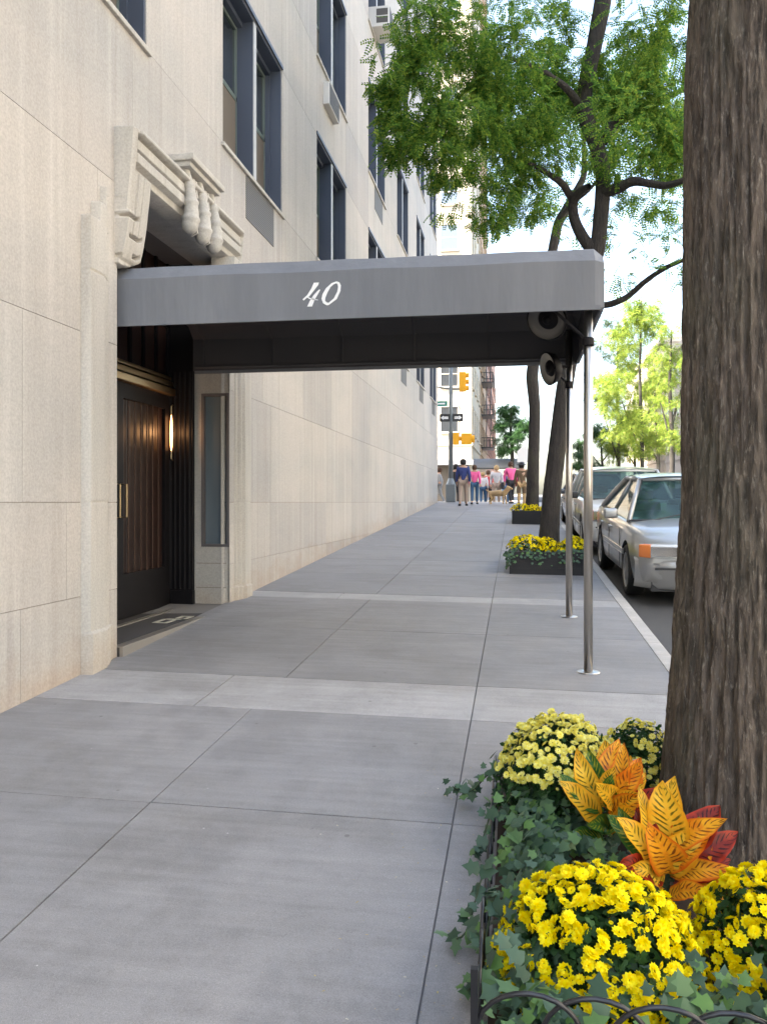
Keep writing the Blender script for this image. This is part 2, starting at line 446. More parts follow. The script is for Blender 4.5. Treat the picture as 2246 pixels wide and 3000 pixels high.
while y < AVE0:
    b = min(y+2.4, AVE0)
    z0, z1 = G(1.2, y), G(1.2, b)
    xs = [(1.163, -.012), (1.163, .0), (1.275, -.002), (1.292, -.018), (1.292, -.25)]
    V = [(x, y+.003, z0+d) for x, d in xs]+[(x, b-.003, z1+d) for x, d in xs]
    mb.add(V, [(i, i+1, i+6, i+5) for i in range(4)]+[(4, 3, 2, 1, 0), (5, 6, 7, 8, 9)])
    y += 2.4
tag(mb.build('kerb', M['kerb'], fix=True), kind='structure')
# pavement across the street and beyond the avenue
mb = MB()
for (x0, x1, y0, y1) in ((10.4, 15.6, -60, AVE0), (10.4, 15.6, AVE1, 260), (-3.3, 1.29, AVE1, 260)):
    n = 12
    for i in range(n):
        a, b = y0+(y1-y0)*i/n, y0+(y1-y0)*(i+1)/n
        mb.quad((x0, a, gz(a)), (x1, a, gz(a)), (x1, b, gz(b)), (x0, b, gz(b)))
        for xx in (x0, x1): mb.quad((xx, a, gz(a)-.2), (xx, b, gz(b)-.2), (xx, b, gz(b)), (xx, a, gz(a)))
    mb.quad((x0, y0, gz(y0)-.2), (x1, y0, gz(y0)-.2), (x1, y0, gz(y0)), (x0, y0, gz(y0)))
tag(mb.build('far_sidewalk', M['kerb']), kind='structure')

# ------------------------------------------------------------------ the limestone apartment building
BY0, BY1 = -14.0, 34.6
B = empty('apartment_building', (WX, 7.78, .3), 'cream limestone apartment building with paired dark windows and a carved doorway beside the sidewalk', 'building')
WC = [6.97-2.38, 11.34-2.42, 15.76-2.4, 20.6-2.4, 25.1-2.4, 29.6-2.4, 33.8-2.3]       # window left edges
WC = [WC[0]-4.45*3, WC[0]-4.45*2, WC[0]-4.45]+WC
WW = 2.38
FL = [(5.62, 7.66), (8.97, 10.99), (12.32, 14.34), (15.67, 17.69), (19.02, 21.04), (22.37, 24.39)]
TOP = 27.5
DY0, DY1, DTOP = 6.42, 9.14, 4.33
wall = MB(); gap = .0022
def panel(y0, y1, z0, z1, gy=gap, gz_=gap):
    if y1-y0 < .02: return
    b = gap
    V = [(WX, y0+gy, z0+gz_), (WX, y1-gy, z0+gz_), (WX, y1-gy, z1-gz_), (WX, y0+gy, z1-gz_)]
    Bk = [(x-.01, y_, z_) for x, y_, z_ in V]
    wall.add(V+Bk, [(0, 1, 2, 3), (4, 5, 1, 0), (5, 6, 2, 1), (6, 7, 3, 2), (7, 4, 0, 3)], 0)
def row(z0, z1, holes, joints):
    segs = []; y = BY0
    for h0, h1 in sorted(holes)+[(BY1, BY1)]:
        if h0 > y: segs.append((y, h0))
        y = max(y, h1)
    for a, b in segs:
        js = [a]+[j for j in joints if a+.15 < j < b-.15]+[b]
        for p, q in zip(js[:-1], js[1:]): panel(p, q, z0, z1)
rj = random.Random(3)
def joints(seed, wmin=1.3, wmax=2.3, extra=()):
    q = random.Random(seed); y = BY0; out = []
    while y < BY1: y += q.uniform(wmin, wmax); out.append(y)
    for e in extra: out = [o for o in out if abs(o-e) > .6]+[e]
    return sorted(out)
jA = joints(1, extra=(5.07, 3.1, 12.55, 14.04, 15.3, 18.2, 20.75, 22.4))
door = [(DY0, DY1)]
row(-1.2, .89, door, jA)
row(.89, 1.6, door, joints(1, extra=(3.6, 12.55, 14.04, 16.3, 18.2, 20.75)))
row(1.6, 2.89, door, joints(3, extra=(4.3, 12.55, 14.8, 16.3, 19.2, 22.4)))
row(2.89, 4.22, door, joints(4, 1.8, 2.8, extra=(4.6, 6.1, 9.5)))
# spandrel zone below the sills (slightly set back under each window: panels end at window edges)
wj = sorted([c for c in WC]+[c+WW for c in WC])
row(4.22, FL[0][0], [(6.7, 8.86)], wj)   # the head of the doorway is covered by the carved hood
panel(6.7, 8.86, DTOP+.0, FL[0][0], 0, 0)
for i, (s0, s1) in enumerate(FL):
    row(s0, s1, [(c, c+WW) for c in WC], [])
    nz = FL[i+1][0] if i+1 < len(FL) else TOP
    row(s1, nz, [], wj)
# backing sheet (mortar) with holes
def holes_sheet(mb, x, mi):
    zs = [-1.5, .3, DTOP]+[v for f in FL for v in f]+[TOP]; ysx = sorted({BY0, BY1, DY0, DY1, *wj})
    ysx = [y for y in ysx if BY0 <= y <= BY1]
    for z0, z1 in zip(zs[:-1], zs[1:]):
        for y0, y1 in zip(ysx[:-1], ysx[1:]):
            yc, zc = (y0+y1)/2, (z0+z1)/2
            if DY0 < yc < DY1 and zc < DTOP: continue
            if any(f[0] < zc < f[1] for f in FL) and any(c < yc < c+WW for c in WC): continue
            mb.quad((x, y0, z0), (x, y1, z0), (x, y1, z1), (x, y0, z1), mi)
holes_sheet(wall, WX-.008, 1)
# window reveals
for f in FL:
    for c in WC:
        a, b = c, c+WW; d = WX-.34
        wall.quad((WX-.004, a, f[0]), (d, a, f[0]), (d, a, f[1]), (WX-.004, a, f[1]), 0)
        wall.quad((WX-.004, b, f[0]), (d, b, f[0]), (d, b, f[1]), (WX-.004, b, f[1]), 0)
        wall.quad((WX-.004, a, f[0]), (d, a, f[0]), (d, b, f[0]), (WX-.004, b, f[0]), 0)
        wall.quad((WX-.004, a, f[1]), (d, a, f[1]), (d, b, f[1]), (WX-.004, b, f[1]), 0)
# ends, roof, back
wall.box(-18, WX-.8, BY0+.01, BY1-.01, TOP-.6, TOP-.02, 0)
wall.quad((-18, BY1, -1.5), (WX, BY1, -1.5), (WX, BY1, TOP), (-18, BY1, TOP), 0)
wall.quad((-18, BY0, -1.5), (WX, BY0, -1.5), (WX, BY0, TOP), (-18, BY0, TOP), 0)
wall.quad((-18, BY0, -1.5), (-18, BY1, -1.5), (-18, BY1, TOP), (-18, BY0, TOP), 0)
wall.build('wall', [M['stone'], M['mortar']], B)
mb = MB(); mb.box(WX-.6, WX+.12, BY0, BY1+.12, TOP, TOP+.35, bev=.04); mb.build('cornice', M['stone'], B)
mb = MB(); mb.box(-17.9, WX-.45, DY1+1, BY1-.1, -1, TOP-.7); mb.box(-17.9, WX-.45, BY0+.1, DY0-1, -1, TOP-.7)
mb.box(-17.9, WX-.45, DY0-1, DY1+1, FL[0][0]-.3, TOP-.7)
mb.build('interior_core', mat('dark_room', (.02, .02, .022), .9), B)

def window(c, f, fi, ci):
    a, b = c, c+WW; z0, z1 = f
    fr = MB(); xf = WX-.16; xg = WX-.24; t = .055
    # outer frame (deep dark metal)
    fr.box(xg-.06, xf, a+.002, a+t, z0+.002, z1-.002); fr.box(xg-.06, xf, b-t, b-.002, z0+.002, z1-.002)
    fr.box(xg-.06, xf, a+t, b-t, z0+.002, z0+t); fr.box(xg-.06, xf, a+t, b-t, z1-.09, z1-.002)
    # far reveal lined with blue-grey metal
    fr.box(WX-.16, WX-.012, b-.03, b-.002, z0+.002, z1-.03); fr.box(WX-.16, WX-.012, a+.002, b-.002, z1-.03, z1-.002)
    fr.box(WX-.16, WX-.012, a+.002, a+.02, z0+.002, z1-.03)
    wn = fr.build('window', M['frame'], B)
    mid = (a+b)/2
    m2 = MB(); m2.box(xg-.06, WX-.02, mid-.05, mid+.05, z0+.03, z1-.03, 0); m2.box(WX-.02, WX-.008, mid-.052, mid+.052, z0+.03, z1-.03, 1)
    m2.build('mullion', [M['frame'], M['mullion']], wn)
    zs = (z0+z1)/2 + .02
    for (p, q) in ((a+t, mid-.05), (mid+.05, b-t)):
        s = MB()
        s.box(xg-.03, xg+.01, p, q, zs-.03, zs+.03); s.box(xg-.03, xg+.01, p, p+.035, z0+t, z1-.09); s.box(xg-.03, xg+.01, q-.035, q, z0+t, z1-.09)
        s.box(xg-.03, xg+.01, p+.035, q-.035, z0+t, z0+t+.05); s.box(xg-.03, xg+.01, p+.035, q-.035, z1-.13, z1-.09)
        s.build('sash', M['sash'], wn)
        g_ = MB(); g_.quad((xg-.012, p+.035, zs+.03), (xg-.012, q-.035, zs+.03), (xg-.012, q-.035, z1-.13), (xg-.012, p+.035, z1-.13)); g_.build('pane', M['glass'], wn)
        g_ = MB(); g_.quad((xg+.002, p+.035, z0+t+.05), (xg+.002, q-.035, z0+t+.05), (xg+.002, q-.035, zs-.03), (xg+.002, p+.035, zs-.03))
        g_.build('pane', M['screen'] if fi == 0 or (ci+fi) % 3 == 0 else M['glass'], wn)
    s = MB(); s.box(WX-.16, WX+.035, a-.05, b+.05, z0-.045, z0+.0015, bev=.008); s.build('sill', M['carved'], wn)
    s = MB(); s.box(WX-.05, WX+.018, a-.015, b+.015, z1+.001, z1+.05); s.build('lintel_trim', M['frame'], wn)
    if fi == 0 and ci >= 4 and ci != 5 and ci != 6 or (fi, ci) in ((1, 4), (1, 6), (0, 8)):
        s = MB(); s.box(WX-.05, WX+.006, a+.80, a+WW-.42, z0-.57, z0-.05); s.build('louvre_panel', M['louvre'], wn)
for fi, f in enumerate(FL):
    for ci, c in enumerate(WC):
        if ci < 3: continue
        window(c, f, fi, ci)

# carved surround as a height field over the wall ------------------------------
YC = 7.78; HS = .010
def surround():
    ys_ = np.arange(-1.96, 1.9601, HS); zs_ = np.arange(.28, 4.72, HS)
    Yg, Zg = np.meshgrid(ys_, zs_)
    ay = np.abs(Yg)
    H = np.full(Yg.shape, -1.0)
    # reeded pilaster strips either side of the opening
    pil = (ay >= 1.36) & (ay <= 1.93)
    top = np.select([ay > 1.78, ay > 1.64], [3.78, 3.93], 4.10)
    step = np.select([ay > 1.68, ay > 1.60, ay > 1.52, ay > 1.44], [.075, .05, .02, -.01], -.06)
    step = step - .012*((np.abs(ay-1.68) < .012) | (np.abs(ay-1.60) < .012) | (np.abs(ay-1.52) < .012))
    H = np.where(pil & (Zg < top), step, H)
    H = np.where(pil & (Zg < top) & (np.abs(Zg-3.36) < .006), H-.012, H)
    H = np.where(pil & (Zg < top) & (np.abs(Zg-1.6) < .006), H-.008, H)
    H = np.where(pil & (Zg < .62), H+.018, H)
    # swept ears that carry the hood: stand out at the top and curve back to the wall
    ear = (ay > 1.06) & (ay <= 1.40) & (Zg > 3.56) & (Zg < 4.68)
    bot = 3.56+.45*np.clip((1.30-ay)/.24, 0, 1)**2*.2
    q = np.clip((Zg-3.60)/1.08, 0, 1); sweep = q**.5
    h = .03+.165*sweep-.035*np.clip((ay-1.30)/.1, 0, 1)*(Zg > 4.0)
    h = np.where((np.abs(ay-1.30) < .009) & (Zg > 3.8), h-.05, h); h = np.where((np.abs(ay-1.20) < .008) & (Zg > 3.8), h-.03, h)
    H = np.where(ear & (Zg > bot) & (h > H), h, H)
    for zz, lo, hi in ((3.95, 1.20, 1.45), (3.73, 1.46, 1.58), (3.80, 1.12, 1.34), (3.60, 1.38, 1.50), (3.66, 1.10, 1.22), (4.02, 1.50, 1.60)):
        curve = zz+.03*np.clip((lo+.08-ay)/.08, 0, 1)**2
        H = np.where((np.abs(Zg-curve) < .014) & (ay > lo) & (ay < hi) & (H > -.5), H-.09, H)
    # hood over the opening: three stepped bands
    hood = (ay <= 1.33) & (Zg >= 4.33) & (Zg < 4.68)
    hh = np.select([Zg > 4.635, Zg > 4.41], [.20, .155], .09)
    hh = np.where((np.abs(Zg-4.612) < .010) | (np.abs(Zg-4.51) < .010), .05, hh)
    hh = np.where(ay > 1.30, hh-.02, hh)
    H = np.where(hood & (hh > H-1), hh, H)
    H = np.where(H > -.5, H+.004*(fbm(Yg*9, Zg*9, 0, 3)-.5), H)
    ok = H > -.5
    X = WX+np.where(ok, H, -.03)
    n, m_ = Yg.shape
    idx = np.arange(n*m_).reshape(n, m_)
    okd = ok.copy(); okd[1:] |= ok[:-1]; okd[:-1] |= ok[1:]; okd[:, 1:] |= ok[:, :-1]; okd[:, :-1] |= ok[:, 1:]
    quad_ok = ok[:-1, :-1] | ok[1:, :-1] | ok[:-1, 1:] | ok[1:, 1:]
    F = np.stack([idx[:-1, :-1][quad_ok], idx[:-1, 1:][quad_ok], idx[1:, 1:][quad_ok], idx[1:, :-1][quad_ok]], 1)
    X = np.where(~ok, WX-.03, X)
    # the rim that faces the door opening turns back deep into the recess
    inner = ~ok & (((ay < 1.36) & (Zg < 4.33)))
    X = np.where(inner, WX-.10, X)
    V = np.stack([X, Yg+YC, Zg], 2).reshape(-1, 3)
    used = np.unique(F); rm = -np.ones(len(V), int); rm[used] = np.arange(len(used))
    return fast_mesh('door_surround', V[used], rm[F], M['carved'], B, False)
sur = surround()
# carved bracket over the door
mb = MB()
mb.box(WX, WX+.27, YC-.40, YC+.46, 4.80, 4.86, bev=.012); mb.box(WX, WX+.23, YC-.37, YC+.43, 4.75, 4.80, bev=.01)
mb.box(WX, WX+.13, YC-.33, YC+.39, 4.44, 4.75, bev=.02)
for yy in (YC-.27, YC+.05, YC+.36):
    pts = []; rr = []
    for i in range(33):
        t = i/32; z = 4.76-.62*t
        x = WX+.14+.06*math.sin(t*2.6); r = .040+.040*min(1, t/.8)**1.5
        if i in (8, 9, 16, 17, 24, 25): r += .012
        if t > .84: r *= math.sqrt(max(.02, 1-((t-.84)/.16)**2))
        pts.append((x, yy, z)); rr.append(r)
    mb.tube(pts, rr, 16)
for yy in (YC-.11, YC+.205):                                  # leaf sprays between the scrolls
    for k in range(6):
        for sg in (-1, 1):
            z = 4.72-.085*k
            mb.tube([(WX+.11, yy, z), (WX+.165, yy+.03*sg, z-.02), (WX+.17, yy+.055*sg, z-.07), (WX+.12, yy+.045*sg, z-.11)], [.010, .024, .020, .004], 6)
    mb.tube([(WX+.13, yy, 4.74), (WX+.17, yy, 4.5), (WX+.13, yy, 4.2)], [.012, .022, .006], 6)
ob = mb.build('carved_bracket', M['carved'], B); autosmooth(ob, 50)

# recessed entrance -----------------------------------------------------------
stain_m = stone_mat('rust_streaked_stone', (.44, .40, .34), (.40, .37, .33), 0, .5)
_t = NT(stain_m); _src = _t.b.inputs['Base Color'].links[0].from_socket
_n = _t.noise(_t.coord((6, 1, 1.1)), 2.6, 5, .65)
_t.base(_t.mix(_src, (.13, .06, .03), _t.ramp(_n, [(.50, g1(0)), (.62, g1(.85))])))
FZ = .405
RX = -3.66                                                    # inner end of the stone return
mb = MB()
for (yy, s_) in ((DY1, 1), (DY0, -1)):
    y_a, y_b = (yy, yy+.4) if s_ > 0 else (yy-.4, yy)
    x_i = RX
    # solid return with a window niche on the far side
    if s_ > 0:
        wz0, wz1, wx0, wx1 = 1.09, 2.85, -3.57, -3.245
        mb.box(RX, WX-.02, y_a, y_b, FZ-.2, wz0); mb.box(RX, WX-.02, y_a, y_b, wz1, DTOP)
        mb.box(RX, wx0, y_a, y_b, wz0, wz1); mb.box(wx1-.02, WX-.02+.001, y_a, y_b, wz0, wz1, 2)
        for zz in (.62, .9): mb.box(RX+.02, WX-.04, y_a-.004, y_a, zz-.003, zz+.003, 1)
        mb.box(-3.325, -3.32, y_a-.004, y_a, FZ, 1.02, 1)
    else: mb.box(RX, WX-.02, y_a, y_b, -.2, DTOP)
mb.box(RX, WX-.02, DY0, DY1, DTOP, DTOP+.2)
mb.build('return', [M['carved'], M['mortar'], stain_m], B)
mb = MB(); mb.box(-3.575, -3.545, DY1-.012, DY1+.08, 1.09, 2.85); mb.box(-3.275, -3.243, DY1-.012, DY1+.08, 1.09, 2.85)
mb.box(-3.545, -3.275, DY1-.012, DY1+.08, 1.09, 1.12); mb.box(-3.545, -3.275, DY1-.012, DY1+.08, 2.82, 2.85)
sw = mb.build('side_window', mat('lead_frame', (.11, .10, .10), .6), B)
mb = MB(); mb.quad((-3.545, DY1+.05, 1.12), (-3.275, DY1+.05, 1.12), (-3.275, DY1+.05, 2.82), (-3.545, DY1+.05, 2.82)); mb.build('pane', M['frost'], sw)
mb = MB(); mb.box(-5.6, WX+.02, DY0+.001, DY1-.001, -.2, FZ); mb.build('threshold_floor', M['mat_floor'], B)
mb = MB(); mb.box(WX-.05, WX+.05, DY0+.003, DY1+.0, FZ-.12, FZ+.006, bev=.004); mb.box(-3.80, -3.74, DY0+.1, DY1-.05, FZ, FZ+.012); mb.build('threshold', mat('worn_metal', (.36, .33, .29), .4, .6), B)
# pale key pattern set in the mat
mb = MB()
cx, cy = -3.42, 8.05
for (a, b, c_, d) in ((-.14, -.10, -.25, .02), (-.14, .10, -.02, .02), (.06, .10, -.02, .22), (-.02, .02, -.25, -.05), (-.14, .02, -.27, -.24), (-.04, .10, .20, .24), (-.04, -.0, .07, .22)):
    mb.box(cx+a, cx+b, cy+c_, cy+d, FZ+.001, FZ+.005)
mb.build('mat_pattern', M['pale'], B)
# bronze side frames and ceiling
DX = -3.96
for y0, y1, s_ in ((DY1-.06, DY1+.3, 1), (DY0-.3, DY0+.06, -1)):
    mb = MB(); mb.box(DX-.1, RX-.002, y0, y1, FZ, DTOP-.002)
    yf = y0 if s_ > 0 else y1
    for k in range(5):
        x = DX+.03+k*.058; mb.tube([(x, yf, FZ+.2), (x, yf, 3.1)], .016, 8)
    mb.box(DX-.1, RX+.004, y0-.012*s_, y1, FZ, FZ+.18) if s_ > 0 else mb.box(DX-.1, RX+.004, y0, y1+.012, FZ, FZ+.18)
    mb.build('door_jamb', M['bronze_dark'], B)
mb = MB(); mb.box(-5.6, RX-.001, DY0-.2, DY1+.2, DTOP-.001, DTOP+.15); mb.build('recess_ceiling', mat('recess_ceiling', (.16, .15, .15), .8), B)
mb = MB()
for z0, z1, x1 in ((2.82, 2.90, DX+.10), (2.92, 2.98, DX+.07), (3.0, 3.04, DX+.05)): mb.box(DX-.05, x1, DY0+.06, DY1-.06, z0, z1, bev=.01)
mb.build('transom_bar', M['brass'], B)
tr = MB(); tr.quad((DX, DY0+.06, 3.04), (DX, DY1-.06, 3.04), (DX, DY1-.06, DTOP), (DX, DY0+.06, DTOP)); tr_o = tr.build('transom', M['brown_glass'], B)
mb = MB()
for k in range(9):
    y = DY0+.1+k*(DY1-DY0-.2)/8; mb.box(DX+.001, DX+.03, y-.02, y+.02, 3.04, DTOP)
mb.box(DX+.001, DX+.03, DY0+.06, DY1-.06, 3.6, 3.64); mb.build('grille', M['bronze_dark'], tr_o)
def door_leaf(y0, y1, hs):
    mb = MB(); z0, z1 = FZ+.015, 2.82
    mb.box(DX-.03, DX+.03, y0, y0+.13, z0, z1); mb.box(DX-.03, DX+.03, y1-.13, y1, z0, z1)
    mb.box(DX-.03, DX+.03, y0+.13, y1-.13, z0, z0+.45); mb.box(DX-.03, DX+.03, y0+.13, y1-.13, z1-.16, z1)
    d = mb.build('door', M['bronze_dark'], B)
    mb = MB(); mb.quad((DX-.01, y0+.13, z0+.45), (DX-.01, y1-.13, z0+.45), (DX-.01, y1-.13, z1-.16), (DX-.01, y0+.13, z1-.16)); mb.build('pane', M['brown_glass'], d)
    mb = MB(); n = 7
    for k in range(1, n):
        y = y0+.13+(y1-y0-.26)*k/n; mb.tube([(DX+.012, y, z0+.45), (DX+.012, y, z1-.16)], .008, 6)
    mb.build('grille', mat('bronze_grille', (.045, .018, .009), .5, .4), d)
    mb = MB(); yh = y1-.06 if hs > 0 else y0+.06
    mb.tube([(DX+.03, yh, 1.45), (DX+.10, yh, 1.45), (DX+.10, yh, 1.78), (DX+.03, yh, 1.78)], .010, 8); mb.build('handle', M['brass'], d)
ym = (DY0+DY1)/2
door_leaf(DY0+.07, ym-.01, 1); door_leaf(ym+.01, DY1-.07, -1)
mb = MB(); mb.box(-5.6, -5.5, DY0-.2, DY1+.2, 0, DTOP); mb.build('lobby_wall', M['lobby'], B)
# the lamp burning by the door
L = empty('wall_lamp', (-3.9, DY1-.10, 2.2), 'slim glowing amber lamp beside the dark entrance door', 'lamp')
mb = MB(); mb.lathe([(.004, 2.19), (.013, 2.25), (.017, 2.38), (.013, 2.52), (.004, 2.60)], 12, Matrix.Translation((-3.90, DY1-.10, 0))); mb.build('glass_tube', M['lamp_glow'], L, True)
mb = MB(); mb.tube([(-3.90, DY1-.10, 2.60), (-3.90, DY1-.10, 2.70), (-3.90, DY1-.055, 2.72)], .008, 8); mb.tube([(-3.90, DY1-.10, 2.19), (-3.90, DY1-.10, 2.10), (-3.90, DY1-.055, 2.08)], .008, 8); mb.build('bracket', M['brass'], L)
pl = bpy.data.lights.new('lamp_light', 'POINT'); pl.energy = .6; pl.color = (1, .5, .22); pl.shadow_soft_size = .05
po = bpy.data.objects.new('lamp_light', pl); col.objects.link(po); po.location = (-3.80, DY1-.18, 2.4)

# air conditioner in an upper window and small boxes below sills
def ac_unit(y, z, x1, w_, h_, label):
    r = empty('air_conditioner', (WX, y, z), label, 'air conditioner', 'air conditioners in the facade windows')
    m = MB(); m.box(WX-.1, WX+x1, y, y+w_, z, z+h_, bev=.015); m.build('casing', mat('ac_casing', (.55, .53, .50), .5), r)
    m = MB()
    for k in range(12): zz = z+.04+k*(h_-.08)/12; m.box(WX+x1-.001, WX+x1+.006, y+.04, y+w_-.04, zz, zz+.014)
    if x1 > .3: m.box(WX+x1-.3, WX+x1-.04, y-.004, y, z+.08, z+h_*.48); m.box(WX+x1-.3, WX+x1-.04, y-.004, y, z+h_*.54, z+h_-.06)
    m.box(WX+x1-.002, WX+x1+.004, y+.02, y+w_-.02, z+.02, z+h_-.02)
    m.build('grille', mat('ac_grille', (.07, .065, .06), .6), r)
ac_unit(WC[6]+.35, FL[2][0]+.03, .42, .72, .46, 'white box air conditioner jutting from a high window near the treetop')
ac_unit(WC[5]+.45, FL[1][0]-.60, .11, .80, .38, 'flat dark air conditioner housing below a second row window')

# ------------------------------------------------------------------ canopy
CN = empty('entrance_canopy', (.0, 7.78, G(0, 7.78)), 'grey cloth entrance canopy numbered 40 reaching from doorway to kerb on steel poles', 'canopy')
cy0, cy1, cxl, cxr = 6.50, 9.06, WX-.40, .66
zb = 3.10
def canopy_shell(off, m, name, flip=False):
    y0, y1, xr = cy0+off, cy1-off, cxr-off
    mb = MB(); ch = .14; cz = .13
    nx = 24
    # profile across the canopy (y,z) at each x; the outer end is hipped
    def prof(x, e):
        return [(y0, zb), (y0, zb+.36-off*.5), (y0+ch, zb+.36+cz-off), (y0+ch+.25, zb+.36+cz+.02-off), (y1-ch-.25, zb+.36+cz+.02-off), (y1-ch, zb+.36+cz-off), (y1, zb+.36-off*.5), (y1, zb)]
    xs = [cxl+(xr-.07-cxl)*i/nx for i in range(nx+1)]
    V = []; K = 8
    for i, x in enumerate(xs):
        for j, (yy, zz) in enumerate(prof(x, 0)):
            sag = -.006*abs(math.sin(x*4.4)) if 1 < j < 6 else 0
            bow = .004*math.sin(x*5+j) if j in (1, 6) else 0
            V.append((x, yy, zz+sag+bow-.018*(x-cxl)/4))
    # hipped corner ring
    e = [(y0+.02, zb), (y0+.02, zb+.34), (y0+.16, zb+.43-off), (y0+.4, zb+.44-off), (y1-.4, zb+.44-off), (y1-.16, zb+.43-off), (y1-.02, zb+.34), (y1-.02, zb)]
    V += [(xr-.0, yy, zz-.018) for yy, zz in e]
    n = len(xs)+1
    F = [(i*K+j, i*K+j+1, (i+1)*K+j+1, (i+1)*K+j) for i in range(n-1) for j in range(K-1)]
    b = (n-1)*K
    F.append(tuple(b+j for j in range(K)))
    mb.add(V, F)
    return mb.build(name, m, CN)
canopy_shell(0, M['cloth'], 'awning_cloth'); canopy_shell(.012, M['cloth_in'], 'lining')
mb = MB()
for (x0, x1, y0, y1) in ((cxl+.02, cxr-.03, cy0-.002, cy0+.02), (cxl+.02, cxr-.03, cy1-.02, cy1+.002), (cxr-.03, cxr-.005, cy0+.03, cy1-.03)):
    mb.box(x0, x1, y0, y1, zb-.035, zb-.002)
mb.build('hem', M['cloth'], CN)
mb = MB()
for y in (cy0+.07, cy1-.07): mb.tube([(cxl+.05, y, zb+.03), (cxr-.1, y, zb+.02)], .018, 8)
for i in range(6):
    x = cxl+.15+i*.80; mb.tube([(x, cy0+.07, zb+.03), (x, cy0+.07, zb+.33), (x, cy0+.33, zb+.46), (x, cy1-.33, zb+.46), (x, cy1-.07, zb+.33), (x, cy1-.07, zb+.03)], .009, 8)
mb.build('frame', M['cloth_in'], CN)
for (px, py) in ((.546, 6.59), (.545, 8.96)):
    z0 = G(px, py); mb = MB(); mb.tube([(px, py, z0), (px, py, zb+.3)], .034, 20); p = mb.build('pole', M['steel'], CN, True)
    mb = MB(); mb.lathe([(.0, .012), (.05, .012), (.085, .006), (.09, 0)], 20, Matrix.Translation((px, py, z0))); mb.build('base_plate', M['steel'], p)
    mb = MB(); mb.lathe([(.036, 0), (.046, .01), (.046, .06), (.036, .07)], 16, Matrix.Translation((px, py, zb-.30))); mb.tube([(px, py, zb-.26), (px-.30, py, zb+.03)], .012, 8); mb.build('clamp', M['bronze_dark'], p)
# numerals 40 from the photograph's script shapes
K40 = .000341*1.03
def n40(pts): return [((x-770)*K40, (610-y)*K40) for x, y in pts]
mb = MB(); cx40, cz40 = -1.535, 3.265
A = n40([(585, 345), (705, 345), (690, 400), (610, 500), (480, 655), (440, 672), (345, 745), (322, 712), (430, 620), (530, 470)])
Bq = n40([(715, 500), (738, 515), (690, 600), (625, 700), (590, 780), (545, 885), (430, 885), (490, 760), (570, 640), (660, 545)])
Cq = n40([(440, 655), (500, 690), (600, 715), (680, 735), (690, 750), (600, 742), (480, 712), (425, 672)])
for P in (A, Bq, Cq):
    n = len(P); V = [(cx40+x, cy0-.005, cz40+z) for x, z in P]
    c_ = (cx40+sum(p[0] for p in P)/n, cy0-.005, cz40+sum(p[1] for p in P)/n)
    mb.add(V, [tuple(range(n))])
oz = n40([(1115, 335), (1180, 360), (1215, 430), (1205, 560), (1120, 740), (930, 870), (880, 870), (800, 820), (765, 720), (790, 610), (870, 480), (1000, 370)])
iz = n40([(1110, 380), (1138, 405), (1150, 460), (1130, 570), (1050, 720), (930, 815), (890, 805), (850, 770), (856, 700), (900, 590), (975, 460), (1050, 400)])
n = 12; V = [(cx40+x, cy0-.005, cz40+z) for x, z in oz+iz]
mb.add(V, [(i, (i+1) % n, n+(i+1) % n, n+i) for i in range(n)])
mb.build('numerals', M['white'], CN)
# round lamps under the outer end
def round_lamp(x, y, z, tilt, yaw, label, face):
    r = empty('canopy_lamp', (x, y, z), label, 'lamp', 'round lamps under the canopy end')
    r.rotation_euler = (tilt, 0, yaw)
    m = MB(); m.lathe([(.0, .10), (.09, .095), (.145, .06), (.168, .0), (.172, -.02), (.160, -.025)], 32); m.build('housing', M['bronze_dark'], r, True, world=False)
    m = MB(); m.lathe([(.160, -.022), (.155, .0), (.12, .012), (.085, .014)], 32); m.build('reflector', face, r, True, world=False)
    m = MB(); m.lathe([(.085, .010), (.07, -.012), (.0, -.016)], 24); m.lathe([(.04, -.016), (.035, -.03), (0, -.034)], 16); m.build('hub', M['bronze_dark'], r, True, world=False)
    m = MB(); m.tube([(0, 0, .09), (0, .02, .20)], .014, 8); m.build('stem', M['bronze_dark'], r, world=False)
grey_face = mat('lamp_reflector', (.34, .32, .28), .45)
round_lamp(.25, 6.92, 3.09, R(-62), R(-25), 'round dark lamp tucked under the near end of the canopy', mat('lamp_reflector_dark', (.10, .095, .09), .5))
round_lamp(.33, 8.62, 2.96, R(-78), R(-66), 'round lamp with pale rim hanging by the far canopy pole', grey_face)

